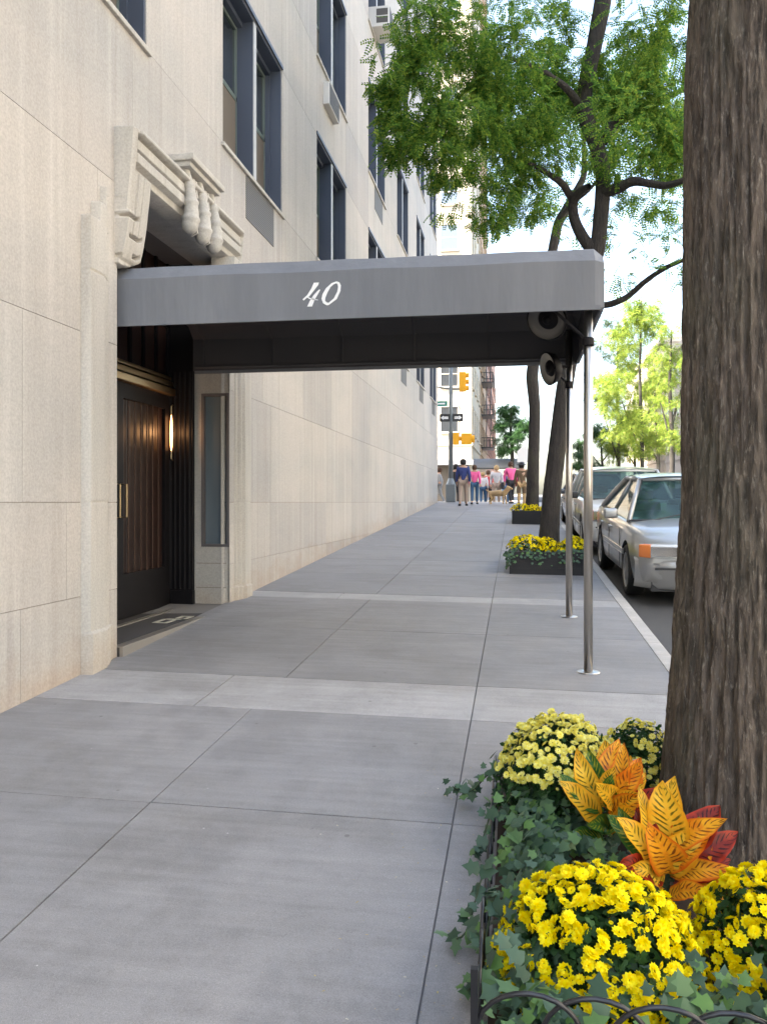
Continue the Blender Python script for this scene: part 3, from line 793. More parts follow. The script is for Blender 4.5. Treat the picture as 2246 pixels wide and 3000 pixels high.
# ------------------------------------------------------------------ tree trunks and crowns
def trunk_mesh(name, paths, m, parent, amp=.012, big=None, nseg=40, seed=1, step=.04):
    """paths: list of (points, radii); smooth tubes with ridged bark relief"""
    VV, FF = [], []; off = 0
    for pi_, (pts, rad) in enumerate(paths):
        P = np.array(pts, float); rd = np.array(rad, float)
        L_ = np.r_[0, np.cumsum(np.linalg.norm(np.diff(P, axis=0), axis=1))]
        n = max(6, int(L_[-1]/step)); t = np.linspace(0, L_[-1], n)
        # Catmull-like smoothing by repeated averaging
        C = np.stack([np.interp(t, L_, P[:, k]) for k in range(3)], 1); r = np.interp(t, L_, rd)
        for _ in range(int(.12/step*4)+2):
            C[1:-1] = (C[:-2]+2*C[1:-1]+C[2:])/4; r[1:-1] = (r[:-2]+2*r[1:-1]+r[2:])/4
        T = np.gradient(C, axis=0); T /= np.linalg.norm(T, axis=1, keepdims=True)
        ns = nseg if r.max() > .08 else 12
        a = np.cross(T[0], [0, 1, 0]); a /= np.linalg.norm(a); A = [a]
        for i in range(1, n):
            a = A[-1]-T[i]*np.dot(A[-1], T[i]); A.append(a/np.linalg.norm(a))
        A = np.array(A); Bv = np.cross(T, A)
        th = np.linspace(0, 2*np.pi, ns, endpoint=False)
        ct, st = np.cos(th)[None, :, None], np.sin(th)[None, :, None]
        D = A[:, None, :]*ct+Bv[:, None, :]*st
        rr = np.repeat(r[:, None], ns, 1)
        k = 1/max(r.mean(), .03)
        sx, sy, sz = np.cos(th)[None, :]+0*rr, np.sin(th)[None, :]+0*rr, t[:, None]+0*rr
        wr = fbm(sx*1.5, sy*1.5, sz*1.6, 3, seed+9)*.75
        fr = 1.0*r.mean()/(.026 if r.max() > .3 else .035)
        ridge = 1-np.abs(2*fbm(sx*fr+wr, sy*fr+wr, sz*(3.2 if r.max() > .15 else 5), 5, seed)-1)*1.8
        rr = rr + amp*(ridge-.4) + .06*rr*(fbm(sx*.8, sy*.8, sz*.7, 2, seed+4)-.5)*2
        V = C[:, None, :]+D*rr[:, :, None]
        idx = np.arange(n*ns).reshape(n, ns)+off
        F = np.stack([idx[:-1], np.roll(idx[:-1], -1, 1), np.roll(idx[1:], -1, 1), idx[1:]], 2).reshape(-1, 4)
        VV.append(V.reshape(-1, 3)); FF.append(F); off += n*ns
    return fast_mesh(name, np.vstack(VV), np.vstack(FF), m, parent, True)

# leaflet spray: a drooping compound leaf of small leaflets
def spray_template(n=6, L=.19, ll=.050, lw=.030):
    V, F = [], []
    for i in range(n):
        t = (i+.6)/n; x = L*t; z = -.05*t*t
        for s_ in (-1, 1):
            b = len(V); c, sn = .45, .89*s_
            l = ll*(1-.35*abs(t-.5)*2)
            px, py = c*l, sn*l
            V += [(x, 0, z), (x+px*.5-sn*lw*.5*1, py*.5+c*lw*.5, z+.002), (x+px, py, z-.006), (x+px*.5+sn*lw*.5, py*.5-c*lw*.5, z+.002)]
            F.append((b, b+1, b+2, b+3))
    return np.array(V), np.array(F)
SPV, SPF = spray_template()
SPV2, SPF2 = spray_template(4, .26, .085, .038)
def crown(name, clusters, per, m, parent, tmpl=None, s0=.8, s1=1.3, droop=.5):
    """clusters: (x,y,z,r,weight)"""
    tv, tf = tmpl or (SPV, SPF)
    Ps, Ns = [], []
    for (x, y, z, r, k) in clusters:
        n = int(per*k)
        d = rng.normal(size=(n, 3)); d /= np.linalg.norm(d, axis=1, keepdims=True)
        rad = r*rng.uniform(.15, 1, n)**.55
        p = np.array([x, y, z])+d*rad[:, None]*np.array([1.15, 1.15, .62])
        nn = fbm(p[:, 0]*3.0, p[:, 1]*3.0, p[:, 2]*3.6, 3, 5)
        keep = nn > .474
        Ps.append(p[keep]); Ns.append(d[keep])
    P = np.vstack(Ps); D = np.vstack(Ns)
    # leaf direction: outwards, drooping; normal mostly up
    dirv = D*np.array([1, 1, .5])+rng.normal(size=D.shape)*.55; dirv[:, 2] -= droop
    dirv /= np.linalg.norm(dirv, axis=1, keepdims=True)
    up = np.array([0, 0, 1.])+rng.normal(size=D.shape)*.45
    yv = np.cross(up, dirv); yv /= np.linalg.norm(yv, axis=1, keepdims=True); zv = np.cross(dirv, yv)
    V, F = scatter(tv, tf, P, np.stack([dirv, yv, zv], 2), rng.uniform(s0, s1, len(P)))
    return fast_mesh(name, V, F, m, parent)

# tree beside the camera
gA = G(1.0, 3.6)
T1 = empty('street_tree', (1.0, 3.62, gA), 'huge rough-barked tree trunk rising from the flower bed in front', 'tree', 'trees along the kerb')
bx, by = 1.02, 3.66
base_path = ([(bx+.02, by, gA-.1), (bx+.01, by, gA+.25), (bx, by, gA+.7), (bx-.0, by, 1.6), (bx-.01, by, 2.6), (bx+.0, by+.02, 3.4), (bx+.05, by+.05, 4.4), (bx+.02, by, 5.4), (bx+.1, by-.2, 7.2), (bx, by-.3, 9)],
             [.50, .42, .365, .315, .298, .30, .30, .28, .2, .08])
trunk_mesh('trunk', [base_path, ([(bx, by, 5.0), (bx-.8, by+.2, 6.2), (bx-2.0, by+.5, 7.2)], [.12, .08, .03]), ([(bx, by, 5.4), (bx+1.0, by-.5, 6.8), (bx+2.2, by-1, 7.8)], [.12, .08, .03])], M['bark'], T1, amp=.030, nseg=420, step=.012, seed=3)
cl = [(bx-2.2+random.uniform(-1.6, 4.8), by+random.uniform(-3.2, 1.6), random.uniform(6.6, 9.5), random.uniform(.6, 1.0), 1) for _ in range(26)]
crown('crown', cl, 260, M['locust'], T1)

# second tree, behind the canopy's kerb end
def at(x, y, Y):
    k = (x-828)/1800; s, c = math.sin(R(9.06)), math.cos(R(9.06))
    X = Y*(k*c-s)/(c+k*s); d = -X*s+Y*c; return (X, Y, CAM_H-(y-1085)*d/1800)
Y2 = 13.2; g2 = G(.5, Y2)
T2 = empty('street_tree', (.52, Y2, g2), 'leaning dark-barked honey locust spreading over the canopy, in the first black planter', 'tree', 'trees along the kerb')
q = lambda x, y, Y=Y2: at(x, y, Y)
tp2 = [([(.50, Y2, g2-.1), q(1186, 1150), q(1192, 1060), q(1204, 960), q(1217, 850), q(1236, 740), q(1268, 620), q(1290, 540), q(1300, 440), q(1303, 370), q(1288, 310), q(1262, 250), q(1262, 190), q(1285, 90), q(1302, 0), q(1310, -120), q(1300, -300)],
        [.20, .15, .135, .13, .125, .12, .115, .112, .11, .11, .12, .115, .11, .12, .13, .10, .05]),
       ([q(1288, 548), q(1262, 520), q(1240, 478), q(1234, 436), q(1250, 412, 13.0), q(1272, 402, 12.8)], [.10, .085, .075, .07, .06, .04]),
       ([q(1236, 430), q(1215, 395, 12.8), q(1180, 372, 12.5), q(1140, 350, 12.1)], [.06, .05, .04, .02]),
       ([q(1300, 415), q(1335, 408, 13.0), q(1365, 388, 12.8), q(1400, 396, 12.6), q(1440, 402, 12.3), q(1500, 380, 12)], [.10, .075, .065, .05, .045, .03]),
       ([q(1300, 300), q(1322, 268, 13.4), q(1360, 245, 13.6), q(1410, 225, 13.7), q(1480, 190, 13.8)], [.11, .09, .075, .06, .03]),
       ([q(1262, 240), q(1225, 190, 12.8), q(1170, 150, 12.4), q(1090, 120, 12)], [.07, .05, .035, .02]),
       ([q(1275, 660), q(1310, 660, 13), q(1352, 645, 12.8), q(1395, 605, 12.6), q(1435, 578, 12.4), q(1490, 555, 12)], [.05, .045, .04, .035, .03, .02])]
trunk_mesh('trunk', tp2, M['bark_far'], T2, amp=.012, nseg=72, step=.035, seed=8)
cl = []
def C(x, y, Y, r, k=1): p = at(x, y, Y); cl.append((p[0], p[1], p[2], r, k))
rr_ = random.Random(5)
for _ in range(52):
    x = rr_.uniform(930, 1500); y = rr_.uniform(-260, 330); C(x, y, rr_.uniform(13.4 if 1190 < x < 1370 else 10.8, 15.4), rr_.uniform(.45, .75), 1)
for (x, y, Y, r, k) in ((835, 190, 11, .2, .25), (850, 110, 11.2, .3, .4), (870, 190, 11, .3, .5), (905, 250, 11.2, .35, .6), (940, 150, 11.4, .4, .8), (990, 90, 11.6, .45, .9), (1000, 260, 11.5, .4, .8), (1050, 60, 12, .5, 1), (1090, 160, 12.2, .5, 1), (1380, 200, 13.4, .5, 1), (1440, 230, 13, .45, 1), (1120, 30, 12, .5, 1), (1350, 130, 14, .5, 1), (1430, 360, 13.4, .4, .8), (1230, 330, 14.5, .5, .8), (845, 300, 11, .22, .25), (870, 235, 11.2, .35, .5), (900, 320, 11, .35, .5), (900, 150, 11.3, .4, .6), (880, 40, 11, .4, .7), (930, 60, 11.5, .5, .7), (960, 200, 11.2, .45, .8), (1000, 380, 11.8, .42, .8),
                      (960, 360, 11.3, .35, .6), (925, 400, 11.2, .22, .3), (1050, 330, 12, .5, 1), (1100, 380, 12.5, .4, .7), (1160, 330, 12.5, .5, 1), (1180, 270, 12.5, .4, .8), (1130, 240, 12, .5, 1), (1040, 180, 12, .5, 1),
                      (1060, 470, 12, .25, .3), (1030, 500, 12, .18, .2), (1150, 450, 13, .3, .4), (1190, 480, 13.5, .25, .3), (1110, 520, 13.5, .18, .15), (1350, 350, 13, .5, .8), (1420, 300, 13.2, .5, .8), (1430, 130, 12.6, .6, 1), (1390, 60, 13, .5, 1),
                      (1400, 460, 13, .35, .25), (1340, 510, 13.5, .3, .22), (1440, 520, 12.6, .35, .45), (1400, 560, 12.6, .35, .4), (1330, 600, 13, .3, .25), (1360, 690, 13, .2, .12), (1440, 430, 13, .4, .7), (1380, 440, 13.4, .4, .5), (1450, 600, 12.2, .3, .3), (1320, 450, 13.6, .35, .4), (1410, 640, 12.4, .22, .2), (1130, 430, 12.8, .35, .5), (1090, 480, 12.6, .25, .3), (1190, 430, 13.4, .35, .5), (1000, 430, 11.8, .3, .4), (960, 450, 11.6, .2, .25), (890, 390, 11.2, .25, .3), (860, 340, 11.1, .25, .35), (820, 250, 11, .22, .3), (1060, 420, 12, .35, .5), (1190, 60, 13, .5, 1), (1180, 140, 12.8, .5, 1)):
    C(x, y, Y, r, k)
crown('crown', cl, 560, M['locust'], T2, s0=.7, s1=1.15)

Y3 = 23.8; g3 = G(.45, Y3)
T3 = empty('street_tree', (.45, Y3, g3), 'slim dark tree in the second black planter, seen left of the far canopy pole', 'tree', 'trees along the kerb')
q3 = lambda x, y, Y=Y3: at(x, y, Y)
trunk_mesh('trunk', [([q3(1148, 1112), q3(1150, 1050), q3(1153, 960), q3(1155, 880), q3(1148, 810), q3(1160, 740), q3(1172, 660), q3(1187, 570), q3(1205, 480), q3(1235, 430), q3(1262, 380), q3(1260, 280)],
                     [.20, .17, .155, .15, .17, .14, .13, .13, .13, .11, .08, .04]),
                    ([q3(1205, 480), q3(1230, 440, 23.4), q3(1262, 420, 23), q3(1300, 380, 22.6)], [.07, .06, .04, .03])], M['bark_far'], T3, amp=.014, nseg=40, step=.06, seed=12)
cl = []
for _ in range(34): C(rr_.uniform(1030, 1420), rr_.uniform(120, 440), rr_.uniform(21.5, 26), rr_.uniform(.5, 1.0), 1)
for _ in range(7): C(rr_.uniform(1060, 1240), rr_.uniform(430, 510), rr_.uniform(22, 25), rr_.uniform(.3, .5), .3)
crown('crown', cl, 190, M['locust'], T3, (SPV2, SPF2), 1.0, 1.5)

def far_tree(x, y_top, y_bot, Y, wpx, m, label, n=26, per=60, group='trees beyond the crossing', sc_=1.3, trunk_r=.16, dens=1):
    p = at(x, y_bot, Y); top = at(x, y_top, Y); g = gz(Y)
    r = empty('background_tree', (p[0], Y, g), label, 'tree', group)
    halfw = wpx*Y/1800/2; h = top[2]-p[2]
    trunk_mesh('trunk', [([(p[0], Y, g-.1), (p[0]+.05, Y, p[2]), (p[0]-.1, Y+.1, p[2]+h*.5), (p[0], Y, top[2]-.3)], [trunk_r, trunk_r*.85, trunk_r*.6, .03]),
                         ([(p[0], Y, p[2]), (p[0]-halfw*.5, Y, p[2]+h*.35)], [trunk_r*.5, .03]), ([(p[0], Y, p[2]+h*.15), (p[0]+halfw*.5, Y+.2, p[2]+h*.5)], [trunk_r*.5, .03])], M['bark_far'], r, .01, nseg=16, step=.2)
    c = []
    for _ in range(n):
        t = rr_.random()**.8; ww = math.sin(math.pi*(.12+.8*t))
        c.append((p[0]+rr_.uniform(-1, 1)*halfw*ww, Y+rr_.uniform(-1, 1)*halfw*ww, p[2]+h*t, rr_.uniform(.16, .3)*halfw+.25, 1))
    crown('crown', c, per*dens*5, m, r, (SPV2, SPF2), sc_*.7, sc_*1.2)
far_tree(1105, 868, 985, 62.5, 62, M['street_leaf'], 'conical dark green tree standing past the crossing, above the grey canopy', sc_=1.5)
far_tree(1385, 640, 985, 58, 160, M['locust_y'], 'tall sunlit yellow-green tree beyond the parked cars', 60, 70, sc_=1.5)
far_tree(1335, 690, 1000, 72, 120, M['locust_y'], 'soft pale green tree just right of the near steel canopy pole', 40, 60, sc_=1.7)
far_tree(1450, 700, 960, 50, 90, M['locust_y'], 'airy yellow-green tree half hidden by the big trunk', 22, 40, sc_=1.3)
far_tree(1300, 925, 1010, 90, 90, M['street_leaf'], 'hazy low green tree far along the street, behind the white van', 18, 50, sc_=2.2)
far_tree(1420, 800, 1000, 66, 110, M['locust_y'], 'pale green tree against the big trunk, above the silver sedan', 30, 60, sc_=1.6)
far_tree(1370, 890, 1005, 95, 90, M['street_leaf'], 'hazy round dark green tree low behind the pale green ones', 20, 50, sc_=2.2)
far_tree(1250, 950, 1012, 110, 40, M['street_leaf'], 'small hazy tree far off between the two steel poles', 12, 40, sc_=2.2)

# ------------------------------------------------------------------ flowers
def flower_template():
    V, F = [], []
    for ring, (n, r0, r1, z0, z1, wd) in enumerate(((11, .15, 1.0, .05, .18, .27), (9, .1, .72, .12, .36, .24), (6, .05, .42, .2, .46, .2))):
        for i in range(n):
            a = 2*math.pi*(i+.4*ring)/n; c, s_ = math.cos(a), math.sin(a)
            w0, w1 = wd*.35, wd
            b = len(V); pts = [(r0, -w0, z0), (r1*.7, -w1, z1*.8), (r1, 0, z1), (r1*.7, w1, z1*.8)]
            # quad petal
            V += [(x*c-y_*s_, x*s_+y_*c, z) for x, y_, z in pts]; F.append((b, b+1, b+2, b+3))
    return np.array(V), np.array(F)
FTV, FTF = flower_template()
# small lobed leaf
def leaf_t(lob=.5):
    V = [(0, 0, 0), (.3, -.28, .03), (.55, -.14, .0), (.75, -.24, .02), (1, 0, -.06), (.75, .24, .02), (.55, .14, 0), (.3, .28, .03)]
    F = [(0, 1, 2, 6), (0, 6, 7, 0), (2, 3, 4, 6), (4, 5, 6, 4)]
    V = [(0, 0, 0), (.32, -.3, .05), (.6, -.16, .0), (.6, .16, 0), (.32, .3, .05), (.78, -.24, .0), (1.05, 0, -.1), (.78, .24, 0)]
    F = [(0, 1, 2, 3), (0, 3, 4, 0), (2, 5, 6, 3), (3, 6, 7, 3)]
    F = [(0, 1, 2, 3), (3, 4, 0, 3), (2, 5, 6, 3), (6, 7, 3, 6)]
    return np.array(V), F
def leaf_quads():
    V = [(0, 0, 0), (.30, -.30, .05), (.55, -.13, .0), (.80, -.22, -.02), (1.05, 0, -.10), (.80, .22, -.02), (.55, .13, 0), (.30, .30, .05), (.5, 0, -.02)]
    F = [(0, 1, 2, 8), (8, 2, 3, 4), (8, 4, 5, 6), (0, 8, 6, 7)]
    return np.array(V), np.array(F)
LFV, LFF = leaf_quads()
def ivy_quads():
    P = [(0, 0), (.12, -.42), (.42, -.30), (.60, -.52), (.70, -.22), (1.08, 0), (.70, .22), (.60, .52), (.42, .30), (.12, .42)]
    V = [(x, y, -.10*abs(y)+.02-.08*x*x) for x, y in P]+[(.42, 0, .03)]
    F = [(0, 1, 2, 10), (10, 2, 3, 4), (10, 4, 5, 6), (10, 6, 7, 8), (0, 10, 8, 9)]
    return np.array(V), np.array(F)
IVV, IVF = ivy_quads()

def mum(x, y, z, rx, rz, nf, nl, petal_m, label, fmin=-.1, fs=.0175, tilt=(0, 0), group='chrysanthemum plants in the tree beds', patch=.36):
    r = empty('chrysanthemum', (x, y, z), label, 'flowering plant', group)
    ga = 2.39996
    i = np.arange(nf)+.5
    zc = 1-(1-fmin)*i/nf; th = ga*i
    D = np.stack([np.sqrt(np.clip(1-zc**2, 0, 1))*np.cos(th), np.sqrt(np.clip(1-zc**2, 0, 1))*np.sin(th), zc], 1)
    D += rng.normal(size=D.shape)*.055; D /= np.linalg.norm(D, axis=1, keepdims=True)
    lump = 1+.10*(fbm(D[:, 0]*2.5+x*7, D[:, 1]*2.5, D[:, 2]*2.5, 2, 3)-.5)*2
    keep = fbm(D[:, 0]*4+x*5, D[:, 1]*4+y, D[:, 2]*4, 2, 6) > patch*.76
    if tilt != (0, 0):
        keep &= (D @ np.array([tilt[0], tilt[1], 1.0])) > .15
    c0 = np.array([0, 0, rz*.35])
    P = c0+D*np.array([rx, rx, rz*.75])*lump[:, None]*rng.uniform(.95, 1.05, (nf, 1))
    P, Dn = P[keep], D[keep]+rng.normal(size=(keep.sum(), 3))*.5
    V, F = scatter(FTV, FTF, P, frames(Dn), fs*rng.choice([.45, .75, .9, 1.0, 1.15, 1.3], len(P))*rng.uniform(.9, 1.1, len(P)))
    fast_mesh('blossoms', V, F, petal_m, r, world=False)
    d = rng.normal(size=(nl, 3)); d /= np.linalg.norm(d, axis=1, keepdims=True); d[:, 2] = np.where(d[:, 2] < -.45, -d[:, 2], d[:, 2])
    rad = rng.uniform(.62, .985, nl)
    lump = 1+.10*(fbm(d[:, 0]*2.5+x*7, d[:, 1]*2.5, d[:, 2]*2.5, 2, 3)-.5)*2
    P = c0+d*np.array([rx, rx, rz*.75])*(rad*lump)[:, None]
    V, F = scatter(LFV, LFF, P, frames(d+rng.normal(size=d.shape)*.6), rng.uniform(.024, .045, nl)*(rx/.27)**.5)
    fast_mesh('foliage', V, F, M['mum_leaf'], r, world=False)
    m = MB()
    for k in range(7): a = k*.9; m.tube([(0, 0, -.03), (rx*.3*math.cos(a), rx*.3*math.sin(a), rz*.3), (rx*.6*math.cos(a), rx*.6*math.sin(a), rz*.6)], .006, 6)
    m.build('stems', M['stem'], r, world=False)
    return r

PX0, PX1, PY0, PY1 = -.10, 1.12, 2.02, 4.45
g0 = lambda x, y: G(x, y)
mb = MB(); nx_, ny_ = 30, 40
xs = np.linspace(PX0+.02, PX1, nx_); ysp = np.linspace(PY0+.02, PY1-.02, ny_); XX, YY = np.meshgrid(xs, ysp)
ZZ = .045*YY-.012*XX+.03+.06*(fbm(XX*8, YY*8, 0, 4)-.4)
idx = np.arange(nx_*ny_).reshape(ny_, nx_)
so_ = fast_mesh('soil_bed', np.stack([XX, YY, ZZ], 2).reshape(-1, 3), np.stack([idx[:-1, :-1], idx[:-1, 1:], idx[1:, 1:], idx[1:, :-1]], 2).reshape(-1, 4), M['soil'], None, True)
tag(so_, 'dark soil filling the fenced tree bed in front', 'soil', kind='stuff')

mum(.225, 2.50, G(.3, 2.5)+.01, .285, .36, 1150, 2600, M['petal'], 'large round mum covered in bright yellow blooms, front of the bed', fmin=-.15, fs=.0175)
mum(.75, 2.62, G(.9, 2.6)+.01, .235, .34, 720, 1400, M['petal'], 'bright yellow mum at the right edge of the picture beside the trunk foot', fmin=-.1, fs=.0175)
mum(.17, 3.70, G(.2, 3.7)+.02, .27, .44, 620, 2200, M['petal_pale'], 'tall mum with pale lemon blooms only on its top, back of the bed', fmin=.32, fs=.018, tilt=(-.2, -.2), patch=.25)
mum(.56, 4.05, G(.5, 4.0)+.0, .19, .36, 220, 1800, M['petal_pale'], 'small pale lemon mum half hidden behind the big trunk', fmin=.1, fs=.017)

# crotons: broad pointed leaves with contrasting veins
def croton_plant(x, y, z, leaves, label, h=.1):
    r = empty('croton', (x, y, z), label, 'foliage plant', 'crotons in the front tree bed')
    V, F, UV, MI = [], [], [], []
    nu, nv = 5, 9
    st = MB()
    leaves = list(leaves)+[(rr_.uniform(150, 390), rr_.uniform(22, 75), rr_.uniform(.16, .23), rr_.uniform(.06, .085), rr_.choice([0, 0, 0, 1, 2, 3]), rr_.uniform(.14, .24), rr_.uniform(.0, .3)) for _ in range(10)]
    for (az, el, L_, W_, mi, base, curl) in leaves:
        az, el = R(az), R(el); W_ *= 1.22
        d = Vector((math.cos(az)*math.cos(el), math.sin(az)*math.cos(el), math.sin(el)))
        hint = Vector((rr_.uniform(-.35, .35)-.1, -.75, .55)); side = d.cross(hint); side = side.normalized() if side.length > .12 else Vector((1, 0, 0))
        nrm = side.cross(d)
        b0 = Vector((d.x*.03, d.y*.03, base))
        st.tube([Vector((0, 0, base-.04)), b0*.5+Vector((0, 0, base*.5)), b0], .0045, 6)
        off = len(V)
        for j in range(nv):
            t = j/(nv-1)
            wdt = W_*(math.sin(math.pi*min(1, t**.85*.97+.03))**.75)*(.5 if t < .02 else 1)*.5
            if j == 0: wdt = .004
            if j == nv-1: wdt = .001
            cen = b0+d*(L_*t)+nrm*(-(curl+.12)*L_*t*t)+side*(.02*math.sin(t*3+az*3))
            for i in range(nu):
                u = i/(nu-1)*2-1
                p = cen+side*(u*wdt)+nrm*(abs(u)*wdt*.34+.006*math.sin(t*15+i+az*5))
                V.append(tuple(p)); UV.append((u*.5+.5, t))
        for j in range(nv-1):
            for i in range(nu-1):
                a = off+j*nu+i; F.append((a, a+1, a+nu+1, a+nu)); MI.append(mi)
    fast_mesh('foliage', V, F, [M['cr_yellow'], M['cr_orange'], M['cr_red'], M['cr_green']], r, True, UV, MI, world=False)
    st.tube([(0, 0, -.02), (0, 0, h+.05)], .008, 6); st.build('stem', M['stem'], r, world=False)
# azimuth 270 points at the camera, 180 to the left of the picture
croton_plant(.36, 3.36, G(.4, 3.4)+.04, [(205, 40, .22, .085, 0, .18, .1), (185, 62, .24, .075, 0, .22, .05), (160, 75, .22, .07, 3, .22, 0), (60, 72, .24, .085, 1, .24, .05), (100, 60, .23, .09, 0, .25, 0), (20, 55, .22, .08, 1, .22, .1),
                                      (350, 40, .18, .07, 2, .16, .1), (300, 45, .20, .08, 1, .16, .1), (255, 35, .18, .065, 3, .12, .2), (330, 65, .22, .08, 1, .22, .0), (130, 50, .2, .07, 1, .2, .1), (10, 78, .22, .07, 1, .25, 0), (225, 15, .17, .06, 3, .10, .2), (280, 70, .16, .06, 3, .2, .0)],
             'yellow and orange croton between the pale mum and the trunk', .2)
croton_plant(.50, 2.95, G(.5, 3.0)+.05, [(215, 45, .22, .075, 0, .20, .1), (170, 55, .22, .07, 3, .18, .1), (262, 52, .19, .105, 1, .16, .35), (262, 82, .23, .11, 0, .24, .03), (40, 75, .22, .08, 0, .26, 0), (5, 48, .22, .10, 2, .24, .15), (310, 55, .20, .10, 0, .16, .3),
                                      (325, 35, .20, .065, 1, .14, .25), (290, 25, .17, .055, 1, .1, .3), (350, 20, .20, .065, 2, .12, .15), (345, 68, .18, .05, 3, .2, .1), (110, 65, .2, .09, 1, .24, 0), (240, 35, .19, .06, 0, .12, .2), (20, 30, .18, .06, 1, .14, .1), (190, 72, .20, .05, 0, .25, .12), (0, 32, .24, .085, 2, .20, .2), (335, 8, .22, .07, 1, .14, .2), (318, 60, .20, .09, 1, .16, .2)],
             'large croton with yellow, orange and dark red veined leaves, by the trunk foot', .2)

# ivy around the bed
def ivy(name, P, N, s0, s1, label, runners=()):
    P = np.array(P); r = empty(name, tuple(P.mean(0)*[1, 1, 0]+[0, 0, .1]), label, 'ivy', None)
    V, F = scatter(IVV, IVF, P, frames(np.array(N)), rng.uniform(s0, s1, len(P)))
    fast_mesh('leaves', V, F, M['ivy'], r)
    if runners:
        for pts in runners:
            m = MB(); m.tube(pts, .0035, 6); m.build('vine_stem', M['stem'], r)
    return r
P, N = [], []
for _ in range(900):                                         # left border, spilling over the edge
    t = rr_.random(); y = 2.05+2.1*t; x = max(-.12, rr_.gauss(.07, .055))
    h = .10+.16*rr_.random()*(1-abs(x+.0)*1.5)
    P.append((x, y, G(x, y)+max(.02, h))); N.append((-.6+rr_.gauss(0, .4), -.45+rr_.gauss(0, .4), .8))
for _ in range(330):                                         # between the mums
    y = rr_.uniform(3.0, 3.75); x = rr_.uniform(-.05, .52)
    P.append((x, y, G(x, y)+rr_.uniform(.08, .22))); N.append((-.1+rr_.gauss(0, .4), -.5+rr_.gauss(0, .4), .8))
for _ in range(600):                                         # along the front rail
    x = rr_.uniform(-.08, 1.2); y = rr_.uniform(2.04, 2.40)
    P.append((x, y, G(x, y)+rr_.uniform(.08, .27))); N.append((rr_.gauss(0, .4), -.6+rr_.gauss(0, .4), .8))
run = []
for (x0, y0, dx, dy, n, h0) in ((-.06, 3.75, -.24, .22, 12, .20), (-.06, 2.66, -.08, -.22, 14, .20), (-.08, 3.4, -.10, -.1, 8, .18), (-.1, 2.9, -.09, -.2, 8, .16)):
    pts = []
    for i in range(n):
        t = i/(n-1); x = x0+dx*t; y = y0+dy*t; z = G(x, y)+h0*(1-t)**1.5+.05+.02*math.sin(t*7)
        pts.append((x, y, z))
        for k in range(3 if h0 == .20 else 2): P.append((x+rr_.gauss(0, .018), y+rr_.gauss(0, .025), z+rr_.gauss(.005, .015))); N.append((-.3+rr_.gauss(0, .5), -.4+rr_.gauss(0, .5), .8))
    run.append(pts)
ivy('ivy_patch', P, N, .030, .066, 'grey-green ivy spilling over the left and front edges of the tree bed', run)

# petals and bits of leaf on the paving beside the bed
Pl = []
for _ in range(90):
    x = -.16-abs(rr_.gauss(0, .28)); y = rr_.uniform(2.3, 4.4); Pl.append((x, y, G(x, y)+.004))
V, F = scatter(LFV, LFF, np.array(Pl), frames(np.array([(rr_.gauss(0, .2), rr_.gauss(0, .2), 1) for _ in Pl])), rng.uniform(.004, .012, len(Pl)))
tag(fast_mesh('fallen_petals', V, F, leafmat('dry_bits', (.5, .4, .12), (.35, .28, .2), .1, .8, (.7, .66, .5))), 'tiny fallen petals and leaf bits on the paving beside the bed', 'litter', kind='stuff')

# hoop fence round the bed
fence = empty('hoop_fence', (PX0, PY0, G(0, 2)), 'low black iron fence of overlapping hoops along the front of the tree bed', 'fence', 'black iron rails of the tree bed')
fh = .355
mb = MB()
for k in range(9):
    c_ = PX0+.13+k*.155; r_ = .125; z0 = G(c_, PY0)
    pts = [(c_-r_, PY0+.006*(k % 2), z0)]+[(c_+r_*math.cos(math.pi-a*math.pi/12), PY0+.006*(k % 2), z0+fh-.12+r_*.8*math.sin(a*math.pi/12)) for a in range(13)]+[(c_+r_, PY0+.006*(k % 2), z0)]
    mb.tube(pts, .0065, 8)
mb.build('hoops', M['black_iron'], fence, True)
mb = MB(); mb.tube([(PX0, PY0, G(0, 2)+.08), (PX1, PY0, G(1, 2)+.08)], .007, 8)
for x in (PX0+.0, .58, PX1): mb.box(x-.009, x+.009, PY0-.009, PY0+.009, G(x, 2)-.02, G(x, 2)+fh+.03)
mb.build('rail', M['black_iron'], fence)
sf = empty('side_rail', (PX0, 3.2, G(0, 3)), 'black iron side rail half buried in ivy, left edge of the tree bed', 'fence', 'black iron rails of the tree bed')
mb = MB()
for k in range(12):
    c_ = PY0+.15+k*.18; r_ = .13
    if c_+r_ > PY1: break
    mb.tube([(PX0+.004*(k % 2), c_-r_, G(0, c_))]+[(PX0+.004*(k % 2), c_+r_*math.cos(math.pi-a*math.pi/10), G(0, c_)+(.20 if k < 3 else .08)+.07*math.sin(a*math.pi/10)) for a in range(11)]+[(PX0+.004*(k % 2), c_+r_, G(0, c_))], .006, 6)
mb.tube([(PX0-.008, PY0, G(0, PY0)+.12), (PX0-.008, PY1, G(0, PY1)+.06)], .006, 6)
mb.build('hoops', M['black_iron'], sf, True)
del mb

